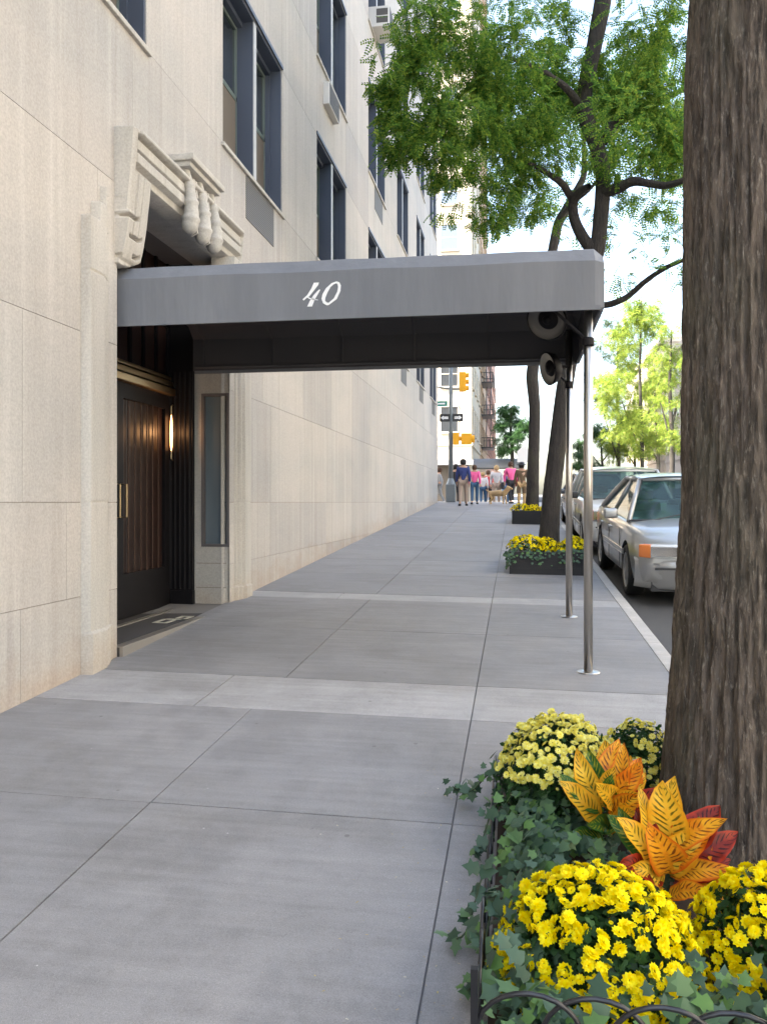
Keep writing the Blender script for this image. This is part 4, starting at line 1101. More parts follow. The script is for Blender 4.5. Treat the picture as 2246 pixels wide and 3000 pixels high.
# black planter boxes at the next two trees
def planter(x0, x1, y0, y1, h, label):
    z = G((x0+x1)/2, y0)
    r = empty('planter_box', ((x0+x1)/2, (y0+y1)/2, z), label, 'planter', 'black planter boxes around the trees')
    m = MB(); t = .04; zt = z+h
    zl = z-.02
    m.box(x0, x1, y0, y0+t, zl, zt, bev=.006); m.box(x0, x1, y1-t, y1, zl, zt+.0, bev=.006); m.box(x0, x0+t, y0+t, y1-t, zl, zt-.003); m.box(x1-t, x1, y0+t, y1-t, zl, zt-.003)
    for k in (1, 2): m.box(x0-.003, x1+.003, y0-.004, y0+.002, zl+k*h/3-.004, zl+k*h/3+.004)
    m.build('box', mat('black_timber', (.006, .0055, .007), .6), r)
    m = MB(); m.box(x0+t, x1-t, y0+t, y1-t, zl, zt-.04); m.build('soil', M['soil'], r)
planter(-.10, 1.02, 12.30, 14.1, .33, 'black wooden planter box around the nearer tree beyond the canopy')
planter(-.12, 1.0, 22.6, 24.6, .36, 'black wooden planter box around the farther tree')
i_ = 0
for (x, y, rx, z, lab) in ((.13, 12.60, .27, .26, 'golden yellow mum at the left corner of the nearer black planter'), (.43, 12.85, .22, .20, 'golden yellow mum left of the tree in the nearer black planter'), (.80, 12.62, .25, .20, 'golden yellow mum right of the tree in the nearer black planter'),
                          (1.0-.12, 13.2, .2, .2, 'golden mum at the kerb side of the nearer black planter'),
                          (.1, 22.95, .26, .25, 'yellow mum at the left corner of the farther black planter'), (.45, 22.95, .24, .22, 'yellow mum in the middle of the farther black planter'), (.8, 22.95, .25, .2, 'yellow mum at the kerb side of the farther black planter')):
    mum(x, y, G(x, y)+z, rx, .26, 150, 420, M['petal'], lab, fmin=.0, fs=.024)
P, N = [], []
for _ in range(190):
    x = rr_.uniform(-.16, 1.0); y = 12.30+rr_.gauss(0, .03); P.append((x, y, G(x, y)+.33+rr_.gauss(-.05, .06))); N.append((0, -.8, .6))
for _ in range(40):
    x = -.13+rr_.gauss(0, .02); y = 12.3+rr_.random()*.4; P.append((x, y, G(x, y)+rr_.uniform(.05, .33))); N.append((-.6, -.6, .5))
ivy('trailing_ivy', P, N, .03, .06, 'sparse ivy trailing over the rim of the nearer black planter')

# ------------------------------------------------------------------ cars
def skin_ob(name, pts, edges, radii, m, parent, sub=1, flat=False):
    me = bpy.data.meshes.new(name+'_sk'); me.from_pydata(pts, edges, []); ob = bpy.data.objects.new(name+'_sk', me); col.objects.link(ob)
    me.skin_vertices.new() if hasattr(me.skin_vertices, 'new') and not me.skin_vertices else None
    md = ob.modifiers.new('s', 'SKIN')
    sv = me.skin_vertices[0].data
    for i, r_ in enumerate(radii): sv[i].radius = (r_, r_) if not hasattr(r_, '__len__') else r_
    sv[0].use_root = True
    if sub: s2 = ob.modifiers.new('b', 'SUBSURF'); s2.levels = sub; s2.render_levels = sub
    dg = bpy.context.evaluated_depsgraph_get(); dg.update()
    nm = bpy.data.meshes.new_from_object(ob.evaluated_get(dg)); bpy.data.objects.remove(ob)
    nm.materials.clear(); nm.materials.append(m); nm.polygons.foreach_set('use_smooth', [True]*len(nm.polygons))
    o = bpy.data.objects.new(name, nm); return link(o, parent, False)

def boolean_cut(o, cutter):
    md = o.modifiers.new('cut', 'BOOLEAN'); md.operation = 'DIFFERENCE'; md.object = cutter; md.solver = 'EXACT'
    dg = bpy.context.evaluated_depsgraph_get(); dg.update()
    nm = bpy.data.meshes.new_from_object(o.evaluated_get(dg)); o.modifiers.clear(); o.data = nm
    bpy.data.objects.remove(cutter)

car_glass = bpy.data.materials.new('car_glass'); car_glass.use_nodes = True
_t = NT(car_glass); _t.b.inputs['Base Color'].default_value = (.02, .05, .05, 1); _t.b.inputs['Roughness'].default_value = .03
_tr = _t.n('ShaderNodeBsdfTransparent'); _tr.inputs[0].default_value = (.55, .72, .72, 1)
_mx = _t.n('ShaderNodeMixShader'); _mx.inputs[0].default_value = .45; _t.l(_t.b.outputs[0], _mx.inputs[1]); _t.l(_tr.outputs[0], _mx.inputs[2]); _t.l(_mx.outputs[0], car_glass.node_tree.nodes['Material Output'].inputs[0])
tyre_m = mat('tyre', (.018, .018, .018), .85); rim_m = mat('alloy_rim', (.35, .35, .35), .4, .8); black_tr = mat('black_trim', (.02, .02, .022), .5)
amber = mat('amber_lens', (.75, .22, .06), .25); lens = mat('clear_lens', (.55, .57, .58), .12); chrome = mat('chrome', (.6, .6, .6), .15, 1)
seat_m = mat('seat_cloth', (.16, .14, .12), .9)

def make_car(label, paint, L_=4.75, W_=1.78, belt=.93, roofz=1.47, hoodz=.88, trunkz=1.0, suv=False, bumper=None, skirt=None):
    r = empty('parked_car', (0, 0, 0), label, 'car', 'cars parked along the kerb')
    hw = W_/2
    cowl = 1.25 if not suv else 1.05; tr0 = 3.85 if not suv else 4.45
    # stations: y, halfwidth, top z, bottom z
    S = [(0, .80, .62, .30), (.03, .86, .70, .24), (.14, .93, hoodz-.13, .20), (.40, .98, hoodz-.05, .19), (.8, 1, hoodz, .19), (cowl, 1, belt-.02, .19), (2.0, 1, belt, .18), (3.0, 1, belt+.01, .18), (tr0, .985, trunkz, .2), (L_-.35, .96, trunkz-.01, .22), (L_-.10, .92, trunkz-.08, .24), (L_, .82, .72, .32)]
    def ring(y, k, zt, zb_):
        w_ = hw*k; m_ = (zt+zb_)/2
        h = [(w_*.80, zb_), (w_*.955, zb_+.07), (w_*.985, zb_+.20), (w_*1.0, m_+.02), (w_*.985, zt-.14), (w_*.955, zt-.055), (w_*.88, zt-.012), (w_*.60, zt+.012), (w_*.25, zt+.025)]
        return [(-x, y, z) for x, z in h[::-1]][::1] , h
    V, F = [], []; K = None
    for (y, k, zt, zb_) in S:
        l_, h = ring(y, k, zt, zb_)
        pts = [(x, y, z) for x, z in h]+[(-x, y, z) for x, z in h[::-1]]
        K = len(pts); V += pts
    for i in range(len(S)-1):
        for j in range(K): F.append((i*K+j, i*K+(j+1) % K, (i+1)*K+(j+1) % K, (i+1)*K+j))
    F.append(tuple(range(K))[::-1]); F.append(tuple((len(S)-1)*K+j for j in range(K)))
    mb = MB(); mb.add(V, F); body = mb.build('body', [paint, black_tr], r, world=False, fix=True)
    cm = MB()
    wy = (.92, L_-1.05); wr = .315 if not suv else .35
    for y in wy:
        cm.lathe([(0, -hw-.1), (wr+.055, -hw-.1), (wr+.055, -hw+.28), (0, -hw+.28)], 28, Matrix.Translation((0, y, wr)) @ Matrix.Rotation(R(90), 4, 'Y'))
        cm.lathe([(0, hw-.28), (wr+.055, hw-.28), (wr+.055, hw+.1), (0, hw+.1)], 28, Matrix.Translation((0, y, wr)) @ Matrix.Rotation(R(90), 4, 'Y'))
    co = cm.build('cutter', black_tr, None, fix=True); bm = bmesh.new(); bm.from_mesh(co.data); bmesh.ops.remove_doubles(bm, verts=bm.verts, dist=1e-5); bmesh.ops.recalc_face_normals(bm, faces=bm.faces[:]); bm.to_mesh(co.data); bm.free()
    boolean_cut(body, co); autosmooth(body, 40)
    # cabin: roof with pillars, glass panels between
    rt = .62*hw if not suv else .70*hw; bw = .90*hw
    wy0, wy1 = cowl-.05, cowl+.72 if not suv else cowl+.62
    ry1, ry0 = (3.05, tr0+.02) if not suv else (L_-.55, L_-.12)
    corners_b = {'fl': (-bw, wy0, belt-.03), 'fr': (bw, wy0, belt-.03), 'rl': (-bw, ry0, trunkz-.02), 'rr': (bw, ry0, trunkz-.02)}
    corners_t = {'fl': (-rt, wy1, roofz-.06), 'fr': (rt, wy1, roofz-.06), 'rl': (-rt, ry1, roofz-.06), 'rr': (rt, ry1, roofz-.06)}
    roof = MB(); nR = 8; nC = 9; V = []
    for i in range(nR+1):
        t = i/nR; y = wy1-.04+(ry1+.08-wy1)*t
        arch = math.sin(math.pi*(.08+.84*t))*.05
        for j in range(nC+1):
            u = j/nC*2-1; V.append((rt*1.03*u, y, roofz-.055+arch*1.0+(1-abs(u)**3)*.035))
    F = [(i*(nC+1)+j, i*(nC+1)+j+1, (i+1)*(nC+1)+j+1, (i+1)*(nC+1)+j) for i in range(nR) for j in range(nC)]
    roof.add(V, F)
    roof.build('roof', paint, r, True, world=False)
    pl_ = MB()
    def bar(a, b, w_=.035): pl_.tube([a, Vector(a).lerp(Vector(b), .5)+Vector((0, 0, .012)), b], w_, 8)
    for k in corners_b: bar(corners_b[k], corners_t[k], .034 if k[0] == 'f' else .05)
    for s_ in (-1, 1):
        bar((s_*rt, wy1, roofz-.06), (s_*rt, ry1, roofz-.06), .035)
        ym_ = (wy0+ry0)/2+.1; bar((s_*bw, ym_, belt), (s_*rt, ym_-.05, roofz-.06), .03)
        if suv: bar((s_*bw, ym_+1.0, belt), (s_*rt, ym_+.95, roofz-.06), .03)
    bar(corners_t['fl'], corners_t['fr'], .03)
    bar(corners_t['rl'], corners_t['rr'], .03)
    pl_.build('pillars', paint, r, True, world=False)
    g_ = MB(); e = .004
    g_.quad(corners_b['fl'], corners_b['fr'], corners_t['fr'], corners_t['fl']); ws = g_.build('windshield', car_glass, r, world=False)
    t_ = MB(); a, b, c_, d = [Vector(corners_b['fl']), Vector(corners_b['fr']), Vector(corners_t['fr']), Vector(corners_t['fl'])]
    t_.tube([a+Vector((0, -.01, .012)), b+Vector((0, -.01, .012))], .014, 6); t_.tube([a, d+Vector((.03, -.012, 0))], .014, 6); t_.tube([b, c_+Vector((-.03, -.012, 0))], .014, 6)
    t_.tube([c_+Vector((0, -.012, 0)), d+Vector((0, -.012, 0))], .012, 6)
    t_.tube([a.lerp(b, .2)+Vector((0, -.02, .02)), a.lerp(b, .45)+Vector((0, .12, .09))], .007, 6)
    t_.build('seal', black_tr, ws, world=False)
    g_ = MB(); g_.quad(corners_b['rl'], corners_b['rr'], corners_t['rr'], corners_t['rl']); g_.build('rear_window', car_glass, r, world=False)
    for s_, k in ((-1, 'l'), (1, 'r')):
        g_ = MB(); g_.quad(corners_b['f'+k], corners_b['r'+k], corners_t['r'+k], corners_t['f'+k]); g_.build('side_window', car_glass, r, world=False)
        g_ = MB(); g_.box(s_*hw*1.0-(.20 if s_ < 0 else -.02), s_*hw*1.0+(.20 if s_ > 0 else -.02), cowl+.18, cowl+.30, belt-.01, belt+.12, bev=.03)
        mr = g_.build('mirror', paint if not suv else black_tr, r, True, world=False)
        g_ = MB(); g_.box(s_*hw*.99-.004, s_*hw*.99+.02*s_+.004, 1.1, L_-1.6, .50, .56, bev=.008); g_.build('side_moulding', paint, r, world=False)
        # door shut lines and handles
        g_ = MB()
        for y in (1.42, 2.52, 3.45): g_.box(s_*hw*1.0-.003, s_*hw*1.0+.003, y, y+.008, .30, belt-.14)
        g_.build('door_line', black_tr, r, world=False)
        g_ = MB(); g_.box(s_*hw-.02, s_*hw+.02, 2.30, 2.48, belt-.19, belt-.16, bev=.008); g_.box(s_*hw-.02, s_*hw+.02, 3.25, 3.42, belt-.19, belt-.16, bev=.008); g_.build('door_handle', paint, r, world=False)
        for y in wy:
            cx_ = s_*(hw-.11)
            Mx = Matrix.Translation((cx_, y, wr)) @ Matrix.Rotation(R(90*s_), 4, 'Y')
            t2 = MB(); t2.lathe([(wr-.10, -.10), (wr-.02, -.105), (wr, -.08), (wr, .08), (wr-.02, .105), (wr-.10, .10), (wr-.105, .06)], 32, Mx); wh = t2.build('wheel', tyre_m, r, True, world=False)
            t2 = MB(); t2.lathe([(wr-.10, .10), (wr-.115, .085), (wr-.125, .04)], 32, Mx)
            for k2 in range(6):
                t2.prism([(.03, -.035), (wr-.11, -.042), (wr-.11, .042), (.03, .035)], .055, .085, Mx @ Matrix.Rotation(k2*math.pi/3, 4, 'Z'))
            t2.lathe([(0, .092), (.04, .092), (.06, .08), (.065, .05)], 20, Mx)
            t2.build('rim', rim_m, wh, world=False)
            t2 = MB(); t2.lathe([(0, .03), (wr-.12, .03)], 24, Mx); t2.build('brake_disc', black_tr, wh, world=False)
    # front end
    zl, zh = (.56, .71) if not suv else (.66, .86)
    for s_ in (-1, 1):
        M4 = Matrix.Translation((s_*hw*.66, -.005, 0)) @ Matrix.Rotation(R(9*s_), 4, 'Z')
        g_ = MB(); g_.box(-.16, .16, -.035, .12, zl, zh, bev=.02, M=M4); hl = g_.build('headlight', lens, r, True, world=False)
        g_ = MB(); g_.box(-.145, .145, -.042, -.034, zl+.02, zh-.02, bev=.003, M=M4); g_.build('reflector', chrome, hl, world=False)
        M5 = Matrix.Translation((s_*hw*.885, .045, 0)) @ Matrix.Rotation(R(38*s_), 4, 'Z')
        g_ = MB(); g_.box(-.075, .085, -.02, .10, zl, zh, bev=.02, M=M5); g_.build('turn_signal', amber, r, True, world=False)
    g_ = MB(); g_.box(-hw*.42, hw*.42, -.02, .06, zl, zh-.01, bev=.01); gr = g_.build('grille', black_tr, r, world=False)
    g_ = MB()
    for k in range(5): g_.box(-hw*.40, hw*.40, -.028, -.018, zl+.015+k*.028, zl+.025+k*.028)
    g_.build('chrome_bar', chrome, gr, world=False)
    bp = bumper or paint
    g_ = MB(); V = []; n = 14; prof = [(.02, zl-.02), (-.045, zl-.035), (-.06, zl-.06), (-.062, zl-.18), (-.05, zl-.20), (-.045, .25), (.0, .20)]
    for i in range(n+1):
        u = i/n*2-1; x = u*hw*.985; yy = .30*abs(u)**5
        for (dy, z) in prof: V.append((x*(1 if dy > -.05 else .995), yy+dy, z))
    K = len(prof); g_.add(V, [(i*K+j, (i+1)*K+j, (i+1)*K+j+1, i*K+j+1) for i in range(n) for j in range(K-1)])
    g_.build('bumper', bp, r, True, world=False)
    g_ = MB(); g_.box(-hw*.78, hw*.78, -.070, -.055, zl-.13, zl-.105, bev=.004); g_.build('bumper_strip', black_tr, r, world=False)
    g_ = MB(); g_.box(-.17, .17, -.078, -.060, zl-.18, zl-.07); g_.build('number_plate', mat('plate', (.45, .45, .40), .5), r, world=False)
    g_ = MB(); g_.box(-hw*.80, hw*.80, .06, L_-.2, .17, .30); g_.build('underbody', black_tr, r, world=False)
    # interior
    g_ = MB()
    for s_ in (-1, 1):
        for yy in (cowl+1.0, cowl+1.85):
            g_.box(s_*.36-.24, s_*.36+.24, yy, yy+.5, .45, .62, bev=.04); g_.box(s_*.36-.23, s_*.36+.23, yy+.42, yy+.55, .6, 1.08, bev=.05); g_.box(s_*.36-.12, s_*.36+.12, yy+.45, yy+.54, 1.1, 1.25, bev=.03)
    g_.build('seats', seat_m, r, True, world=False)
    g_ = MB(); g_.box(-hw*.84, hw*.84, cowl-.02, cowl+.42, .66, belt-.03, bev=.03)
    Mw = Matrix.Translation((.36, cowl+.62, belt+.0)) @ Matrix.Rotation(R(-65), 4, 'X')
    g_.tube([Mw @ Vector((.18*math.cos(a*.3927), .18*math.sin(a*.3927), 0)) for a in range(17)], .014, 6); g_.tube([Mw @ Vector((-.17, 0, 0)), Mw @ Vector((.17, 0, 0))], .016, 6)
    g_.build('dashboard', black_tr, r, world=False)
    g_ = MB(); g_.box(-hw*.8, hw*.8, cowl, L_-.7, .30, .34); g_.build('cabin_floor', black_tr, r, world=False)
    return r
def paint(name, c, metal=.0, rough=.28):
    m = mat(name, c, rough, metal); b = m.node_tree.nodes['Principled BSDF']; b.inputs['Coat Weight'].default_value = .6; b.inputs['Coat Roughness'].default_value = .05; return m
road_ang = math.atan(.045)
def place(r, x, y, rz=0, sc2=1.0):
    r.location = (x, y, gz(y)-.168); r.rotation_euler = (road_ang, 0, rz); r.scale = (sc2, sc2, sc2*1.02)
c1 = make_car('silver sedan with an orange turn signal, parked nearest behind the big trunk', paint('silver_paint', (.36, .36, .355), .45, .3))
place(c1, 2.40, 10.65, R(1.0), 1.06)
c2 = make_car('white sport utility car with dark mirrors parked behind the silver sedan', paint('white_paint', (.62, .62, .60)), L_=4.9, W_=1.88, belt=1.05, roofz=1.64, hoodz=.98, trunkz=1.1, suv=True, bumper=mat('grey_bumper', (.12, .12, .12), .6))
place(c2, 2.22, 16.4, 0)
c3 = make_car('dark sedan parked farther on, beyond the white car', paint('dark_paint', (.05, .055, .07)))
place(c3, 2.25, 22.4, 0)

# ------------------------------------------------------------------ traffic light pole
PXp, PYp = -2.72, 35.0; pz = G(PXp, PYp)
TP = empty('traffic_light_pole', (PXp, PYp, pz), 'grey street pole at the crossing carrying one-way signs and yellow signals', 'traffic light')
mb = MB(); mb.tube([(PXp, PYp, pz), (PXp, PYp, 9.2)], [.10, .07], 12); mb.tube([(PXp, PYp, pz+6.1-1.35), (PXp-1.6, PYp+.2, pz+5.05)], .035, 8); mb.tube([(PXp, PYp, 6.35), (PXp+.42, PYp, 6.35)], .03, 8)
mb.build('pole', M['galv'], TP, True)
mb = MB(); mb.box(PXp-.2, PXp+.2, PYp-.2, PYp+.2, pz, pz+.75, bev=.03); mb.lathe([(.2, .75), (.12, .95), (.10, 1.0)], 12, Matrix.Translation((PXp, PYp, pz))); mb.build('base', M['galv'], TP)
def signal(x, y, z, w_, h_, name='signal_head'):
    m = MB(); m.box(x-w_/2, x+w_/2, y-.12, y+.12, z, z+h_, bev=.02); s = m.build(name, M['ped_yellow'], TP)
    m = MB(); n = 3 if h_ > .6 else 1
    for k in range(n):
        zz = z+h_*(k+.5)/n; rr = min(w_, h_/n)*.36
        Mx = Matrix.Translation((x+w_/2, y, zz)) @ Matrix.Rotation(R(90), 4, 'Y'); m.lathe([(rr, 0), (rr+.01, .12), (rr-.005, .12), (rr-.01, 0), (0, .005)], 14, Mx)
    m.build('visor', M['ped_yellow'], s)
    m = MB()
    for k in range(n):
        zz = z+h_*(k+.5)/n; rr = min(w_, h_/n)*.3
        m.lathe([(rr, .008), (0, .012)], 14, Matrix.Translation((x+w_/2, y, zz)) @ Matrix.Rotation(R(90), 4, 'Y'))
    m.build('lens', M['sign_black'], s)
signal(PXp+.50, PYp, 6.25, .26, .80); signal(PXp+.22, PYp, 4.02, .24, .5, 'walk_signal'); signal(PXp+.66, PYp-.05, 4.02, .42, .46, 'walk_signal')
mb = MB(); mb.tube([(PXp, PYp, 4.3), (PXp+.5, PYp, 4.3)], .02, 6); mb.build('arm', M['galv'], TP)
def txt(s, size, m, parent, loc, rot):
    c = bpy.data.curves.new('lettering', 'FONT'); c.body = s; c.size = size; c.align_x = 'CENTER'; c.align_y = 'CENTER'; c.extrude = .002
    o = bpy.data.objects.new('lettering', c); col.objects.link(o); dg = bpy.context.evaluated_depsgraph_get(); dg.update()
    me = bpy.data.meshes.new_from_object(o.evaluated_get(dg)); bpy.data.objects.remove(o); me.materials.clear(); me.materials.append(m)
    n = bpy.data.objects.new('lettering', me); n.location = loc; n.rotation_euler = rot; return link(n, parent, parent.type == 'EMPTY')
for s_, x in ((-1, PXp-.24), (1, PXp+.30)):
    m = MB(); m.box(x-.22, x+.22, PYp-.14, PYp-.125, 4.98, 5.30, bev=.004); sg = m.build('one_way_sign', M['sign_black'], TP)
    a = MB(); yy = PYp-.142
    a.add([(x-.14*s_, yy, 5.19), (x+.06*s_, yy, 5.19), (x+.06*s_, yy, 5.23), (x+.17*s_, yy, 5.14), (x+.06*s_, yy, 5.05), (x+.06*s_, yy, 5.09), (x-.14*s_, yy, 5.09)], [tuple(range(7))]); a.build('arrow', M['white'], sg)
    txt('ONE WAY', .05, M['sign_black'], sg, (x-.02*s_, yy-.003, 5.14), (R(90), 0, 0))
m = MB(); m.box(PXp-.66, PXp-.14, PYp-.02, PYp+.01, 5.64, 5.86, bev=.004); gs = m.build('street_sign', M['sign_green'], TP)
a = MB(); a.box(PXp-.60, PXp-.24, PYp-.026, PYp-.02, 5.72, 5.78); a.build('lettering_band', M['white'], gs)
# pentagon sign post beside farther planter
SPn = empty('sign_post', (.27, 32.6, G(.1, 32.6)), 'white pointed-top sign on a post left of the slim tree', 'sign')
m = MB(); m.tube([(.27, 32.6, G(0, 32.6)), (.27, 32.6, 3.7)], .03, 8); m.build('post', M['galv'], SPn)
m = MB(); m.prism([(-.20, 0), (.20, 0), (.20, .34), (0, .55), (-.20, .34)], -.01, .01, Matrix.Translation((.27, 32.56, 3.15)) @ Matrix.Scale(1.2, 4) @ Matrix.Rotation(R(90), 4, 'X')); m.build('sign_face', M['white'], SPn)

# ------------------------------------------------------------------ people
def person(px, Y, hgt, top, legs, hair, label, stride=.2, yaw=0, skin=None, coat=False, bag=None, hat=False, back=True, skirt=False):
    X = at(px, 1085, Y)[0]; g = G(X, Y) if Y < 36 else gz(Y)-.17
    r = empty('person', (0, 0, 0), label, 'person', 'people walking at the crossing')
    k = hgt/1.75; s = stride
    sk = skin or M['skin']
    J = dict(pel=(0, 0, .95), sp=(0, .01, 1.15), ch=(0, 0, 1.36), nk=(0, 0, 1.50), hd=(0, -.01, 1.58), ht=(0, -.01, 1.70),
             sl=(-.18, 0, 1.42), sr=(.18, 0, 1.42), el=(-.24, .05+s*.3, 1.14), er=(.24, .05-s*.3, 1.14), wl=(-.25, -.04+s*.5, .90), wr=(.25, -.04-s*.3, .90),
             hl=(-.10, 0, .90), hr=(.10, 0, .90), kl=(-.105, -s*.55, .50), kr=(.105, s*.35, .50), al=(-.10, -s*.9, .09), ar=(.10, s*1.15, .12), tl=(-.115, -s*.9-.15, .03), tr=(.115, s*1.15-.13, .03))
    rad = dict(pel=.12, sp=.115, ch=.14, nk=.055, hd=.085, ht=.075, sl=.07, sr=.07, el=.043, er=.043, wl=.028, wr=.028, hl=.095, hr=.095, kl=.058, kr=.058, al=.040, ar=.040, tl=.036, tr=.036)
    E_ = [('pel', 'sp'), ('sp', 'ch'), ('ch', 'nk'), ('nk', 'hd'), ('hd', 'ht'), ('ch', 'sl'), ('ch', 'sr'), ('sl', 'el'), ('el', 'wl'), ('sr', 'er'), ('er', 'wr'), ('pel', 'hl'), ('pel', 'hr'), ('hl', 'kl'), ('kl', 'al'), ('al', 'tl'), ('hr', 'kr'), ('kr', 'ar'), ('ar', 'tr')]
    J2 = dict(J); rad2 = dict(rad); E2 = list(E_)
    for sd_, w_ in ((-1, 'wl'), (1, 'wr')):
        wx, wy_, wz = J[w_]; J2['p'+w_] = (wx, wy_-.01, wz-.07); rad2['p'+w_] = .026; E2.append((w_, 'p'+w_))
        for f in range(4):
            n1 = f'f{f}{w_}'; J2[n1] = (wx+sd_*-.004, wy_-.035+f*.017, wz-.13-(.01 if f in (1, 2) else 0)); rad2[n1] = .008; E2.append(('p'+w_, n1))
            J2[n1+'t'] = (wx-sd_*.012, wy_-.038+f*.016, wz-.165-(.01 if f in (1, 2) else 0)); rad2[n1+'t'] = .007; E2.append((n1, n1+'t'))
        J2['t'+w_] = (wx-sd_*.02, wy_-.055, wz-.09); rad2['t'+w_] = .009; E2.append((w_, 't'+w_))
    def sk_part(name, keys, edges, grow, m, Jd=J, rd=rad, sub=1):
        keys = list(keys); ix = {q_: i for i, q_ in enumerate(keys)}
        return skin_ob(name, [tuple(c*k for c in Jd[q_]) for q_ in keys], [(ix[a], ix[b]) for a, b in edges if a in ix and b in ix], [(rd[q_]+grow)*k for q_ in keys], m, r, sub)
    sk_part('body', J2.keys(), E2, 0, sk, J2, rad2)
    top_keys = ['sp', 'pel', 'ch', 'sl', 'sr', 'el', 'er', 'wl', 'wr'] if not coat else ['sp', 'pel', 'ch', 'sl', 'sr', 'el', 'er', 'wl', 'wr', 'hl', 'hr', 'kl', 'kr']
    sk_part('jacket' if coat else 'shirt', top_keys, E_, .022, top)
    if skirt:
        m = MB(); m.lathe([(.14*k, .98*k), (.19*k, .85*k), (.26*k, .52*k)], 16); m.build('skirt', legs, r, True, world=False)
    else: sk_part('trousers', ['pel', 'hl', 'hr', 'kl', 'kr', 'al', 'ar'], E_, .018 if not coat else .012, legs)
    m = MB()
    for q_ in ('tl', 'tr'):
        x, y, z = J[q_]; m.box((x-.05)*k, (x+.05)*k, (y-.06)*k, (y+.22)*k, (z-.03)*k, (z+.05)*k, bev=.02)
    m.build('shoes', M['sign_black'], r, True, world=False)
    m = MB()
    prof = [(.0, .128), (.06, .118), (.10, .075), (.114, .02), (.112, -.04), (.095, -.09), (.05, -.10)]
    m.lathe([(a*k, b*k) for a, b in prof], 18, Matrix.Translation((0, .02*k, 1.645*k)) @ Matrix.Scale(1.12, 4, (0, 1, 0)))
    m.build('hair', hair, r, True, world=False)
    # face: nose, eyes, mouth, ears (front is -Y)
    m = MB()
    m.tube([(0, -.10*k, 1.655*k), (0, -.128*k, 1.615*k), (0, -.10*k, 1.605*k)], [.008*k, .014*k, .008*k], 6)
    for sx in (-1, 1): m.lathe([(.0, -.014*k), (.012*k, 0), (0, .014*k)], 8, Matrix.Translation((sx*.098*k, -.01*k, 1.62*k)))
    m.build('face_features', sk, r, True, world=False)
    if hat:
        m = MB(); m.lathe([(.0, .15*k), (.10*k, .13*k), (.13*k, .06*k), (.20*k, .035*k), (.205*k, .025*k), (.12*k, .02*k)], 20, Matrix.Translation((0, 0, 1.64*k))); m.build('hat', M['sign_black'], r, True, world=False)
    if bag is not None:
        m = MB(); m.box(.20*k, .34*k, -.16*k, .14*k, .72*k, 1.02*k, bev=.03); m.build('shoulder_bag', bag, r, True, world=False)
        m = MB(); m.tube([(.27*k, 0, 1.0*k), (.20*k, 0, 1.45*k)], .012, 6); m.build('strap', bag, r, world=False)
    r.location = (X, Y, g); r.rotation_euler = (0, 0, yaw)
    return r
def cm_(n, c): return mat(n, c, .85)
hair_d, hair_b, hair_l = cm_('dark_hair', (.012, .01, .01)), cm_('brown_hair', (.07, .035, .02)), cm_('fair_hair', (.38, .26, .13))
jean = cm_('denim', (.04, .10, .19)); khaki = cm_('khaki', (.30, .23, .19)); dark = cm_('dark_cloth', (.025, .025, .03))
navy = cm_('navy', (.025, .04, .15)); pink = cm_('pink', (.80, .12, .32)); whitec = cm_('white_cloth', (.7, .66, .66)); red = cm_('red', (.45, .04, .06)); brown = cm_('brown_coat', (.13, .085, .05)); grey_c = cm_('grey_cloth', (.3, .3, .3)); tan = cm_('tan', (.45, .30, .15))
PI_ = math.pi
person(1000, 32.0, 1.78, navy, khaki, hair_d, 'person in a blue jacket and khaki trousers with dark hair, walking away', .22, PI_)
person(984, 36.0, 1.78, dark, dark, hair_d, 'person in dark navy clothes beside the signal pole', .15, PI_)
person(1024.5, 33.4, 1.56, pink, jean, hair_b, 'person in a pink top and blue jeans with brown hair', .2, PI_)
person(1043, 37.0, 1.48, whitec, jean, hair_l, 'fair-haired person in a white shirt at the crossing', .2, PI_)
person(1054, 38.5, 1.6, red, dark, hair_b, 'person in dark red between the white and grey shirts', .15, PI_)
person(1072, 36.6, 1.75, cm_('pale_grey', (.45, .45, .48)), khaki, hair_l, 'person in a pale grey shirt carrying a black bag', .12, 0, bag=dark)
person(1103, 34.4, 1.70, pink, dark, hair_b, 'person in a pink top and dark trousers holding a red bag and a dog leash', .22, .4, bag=red)
person(1126, 31.5, 1.66, brown, tan, hair_d, 'person in a long brown coat and a dark brimmed hat', .08, PI_, coat=True, hat=True)
person(948, 37.5, 1.7, grey_c, grey_c, hair_b, 'person in grey passing the corner of the building', .25, -PI_/2)
person(1092, 41, 1.7, navy, jean, hair_d, 'person in navy crossing behind the pink top and the brown coat', .2, 0)
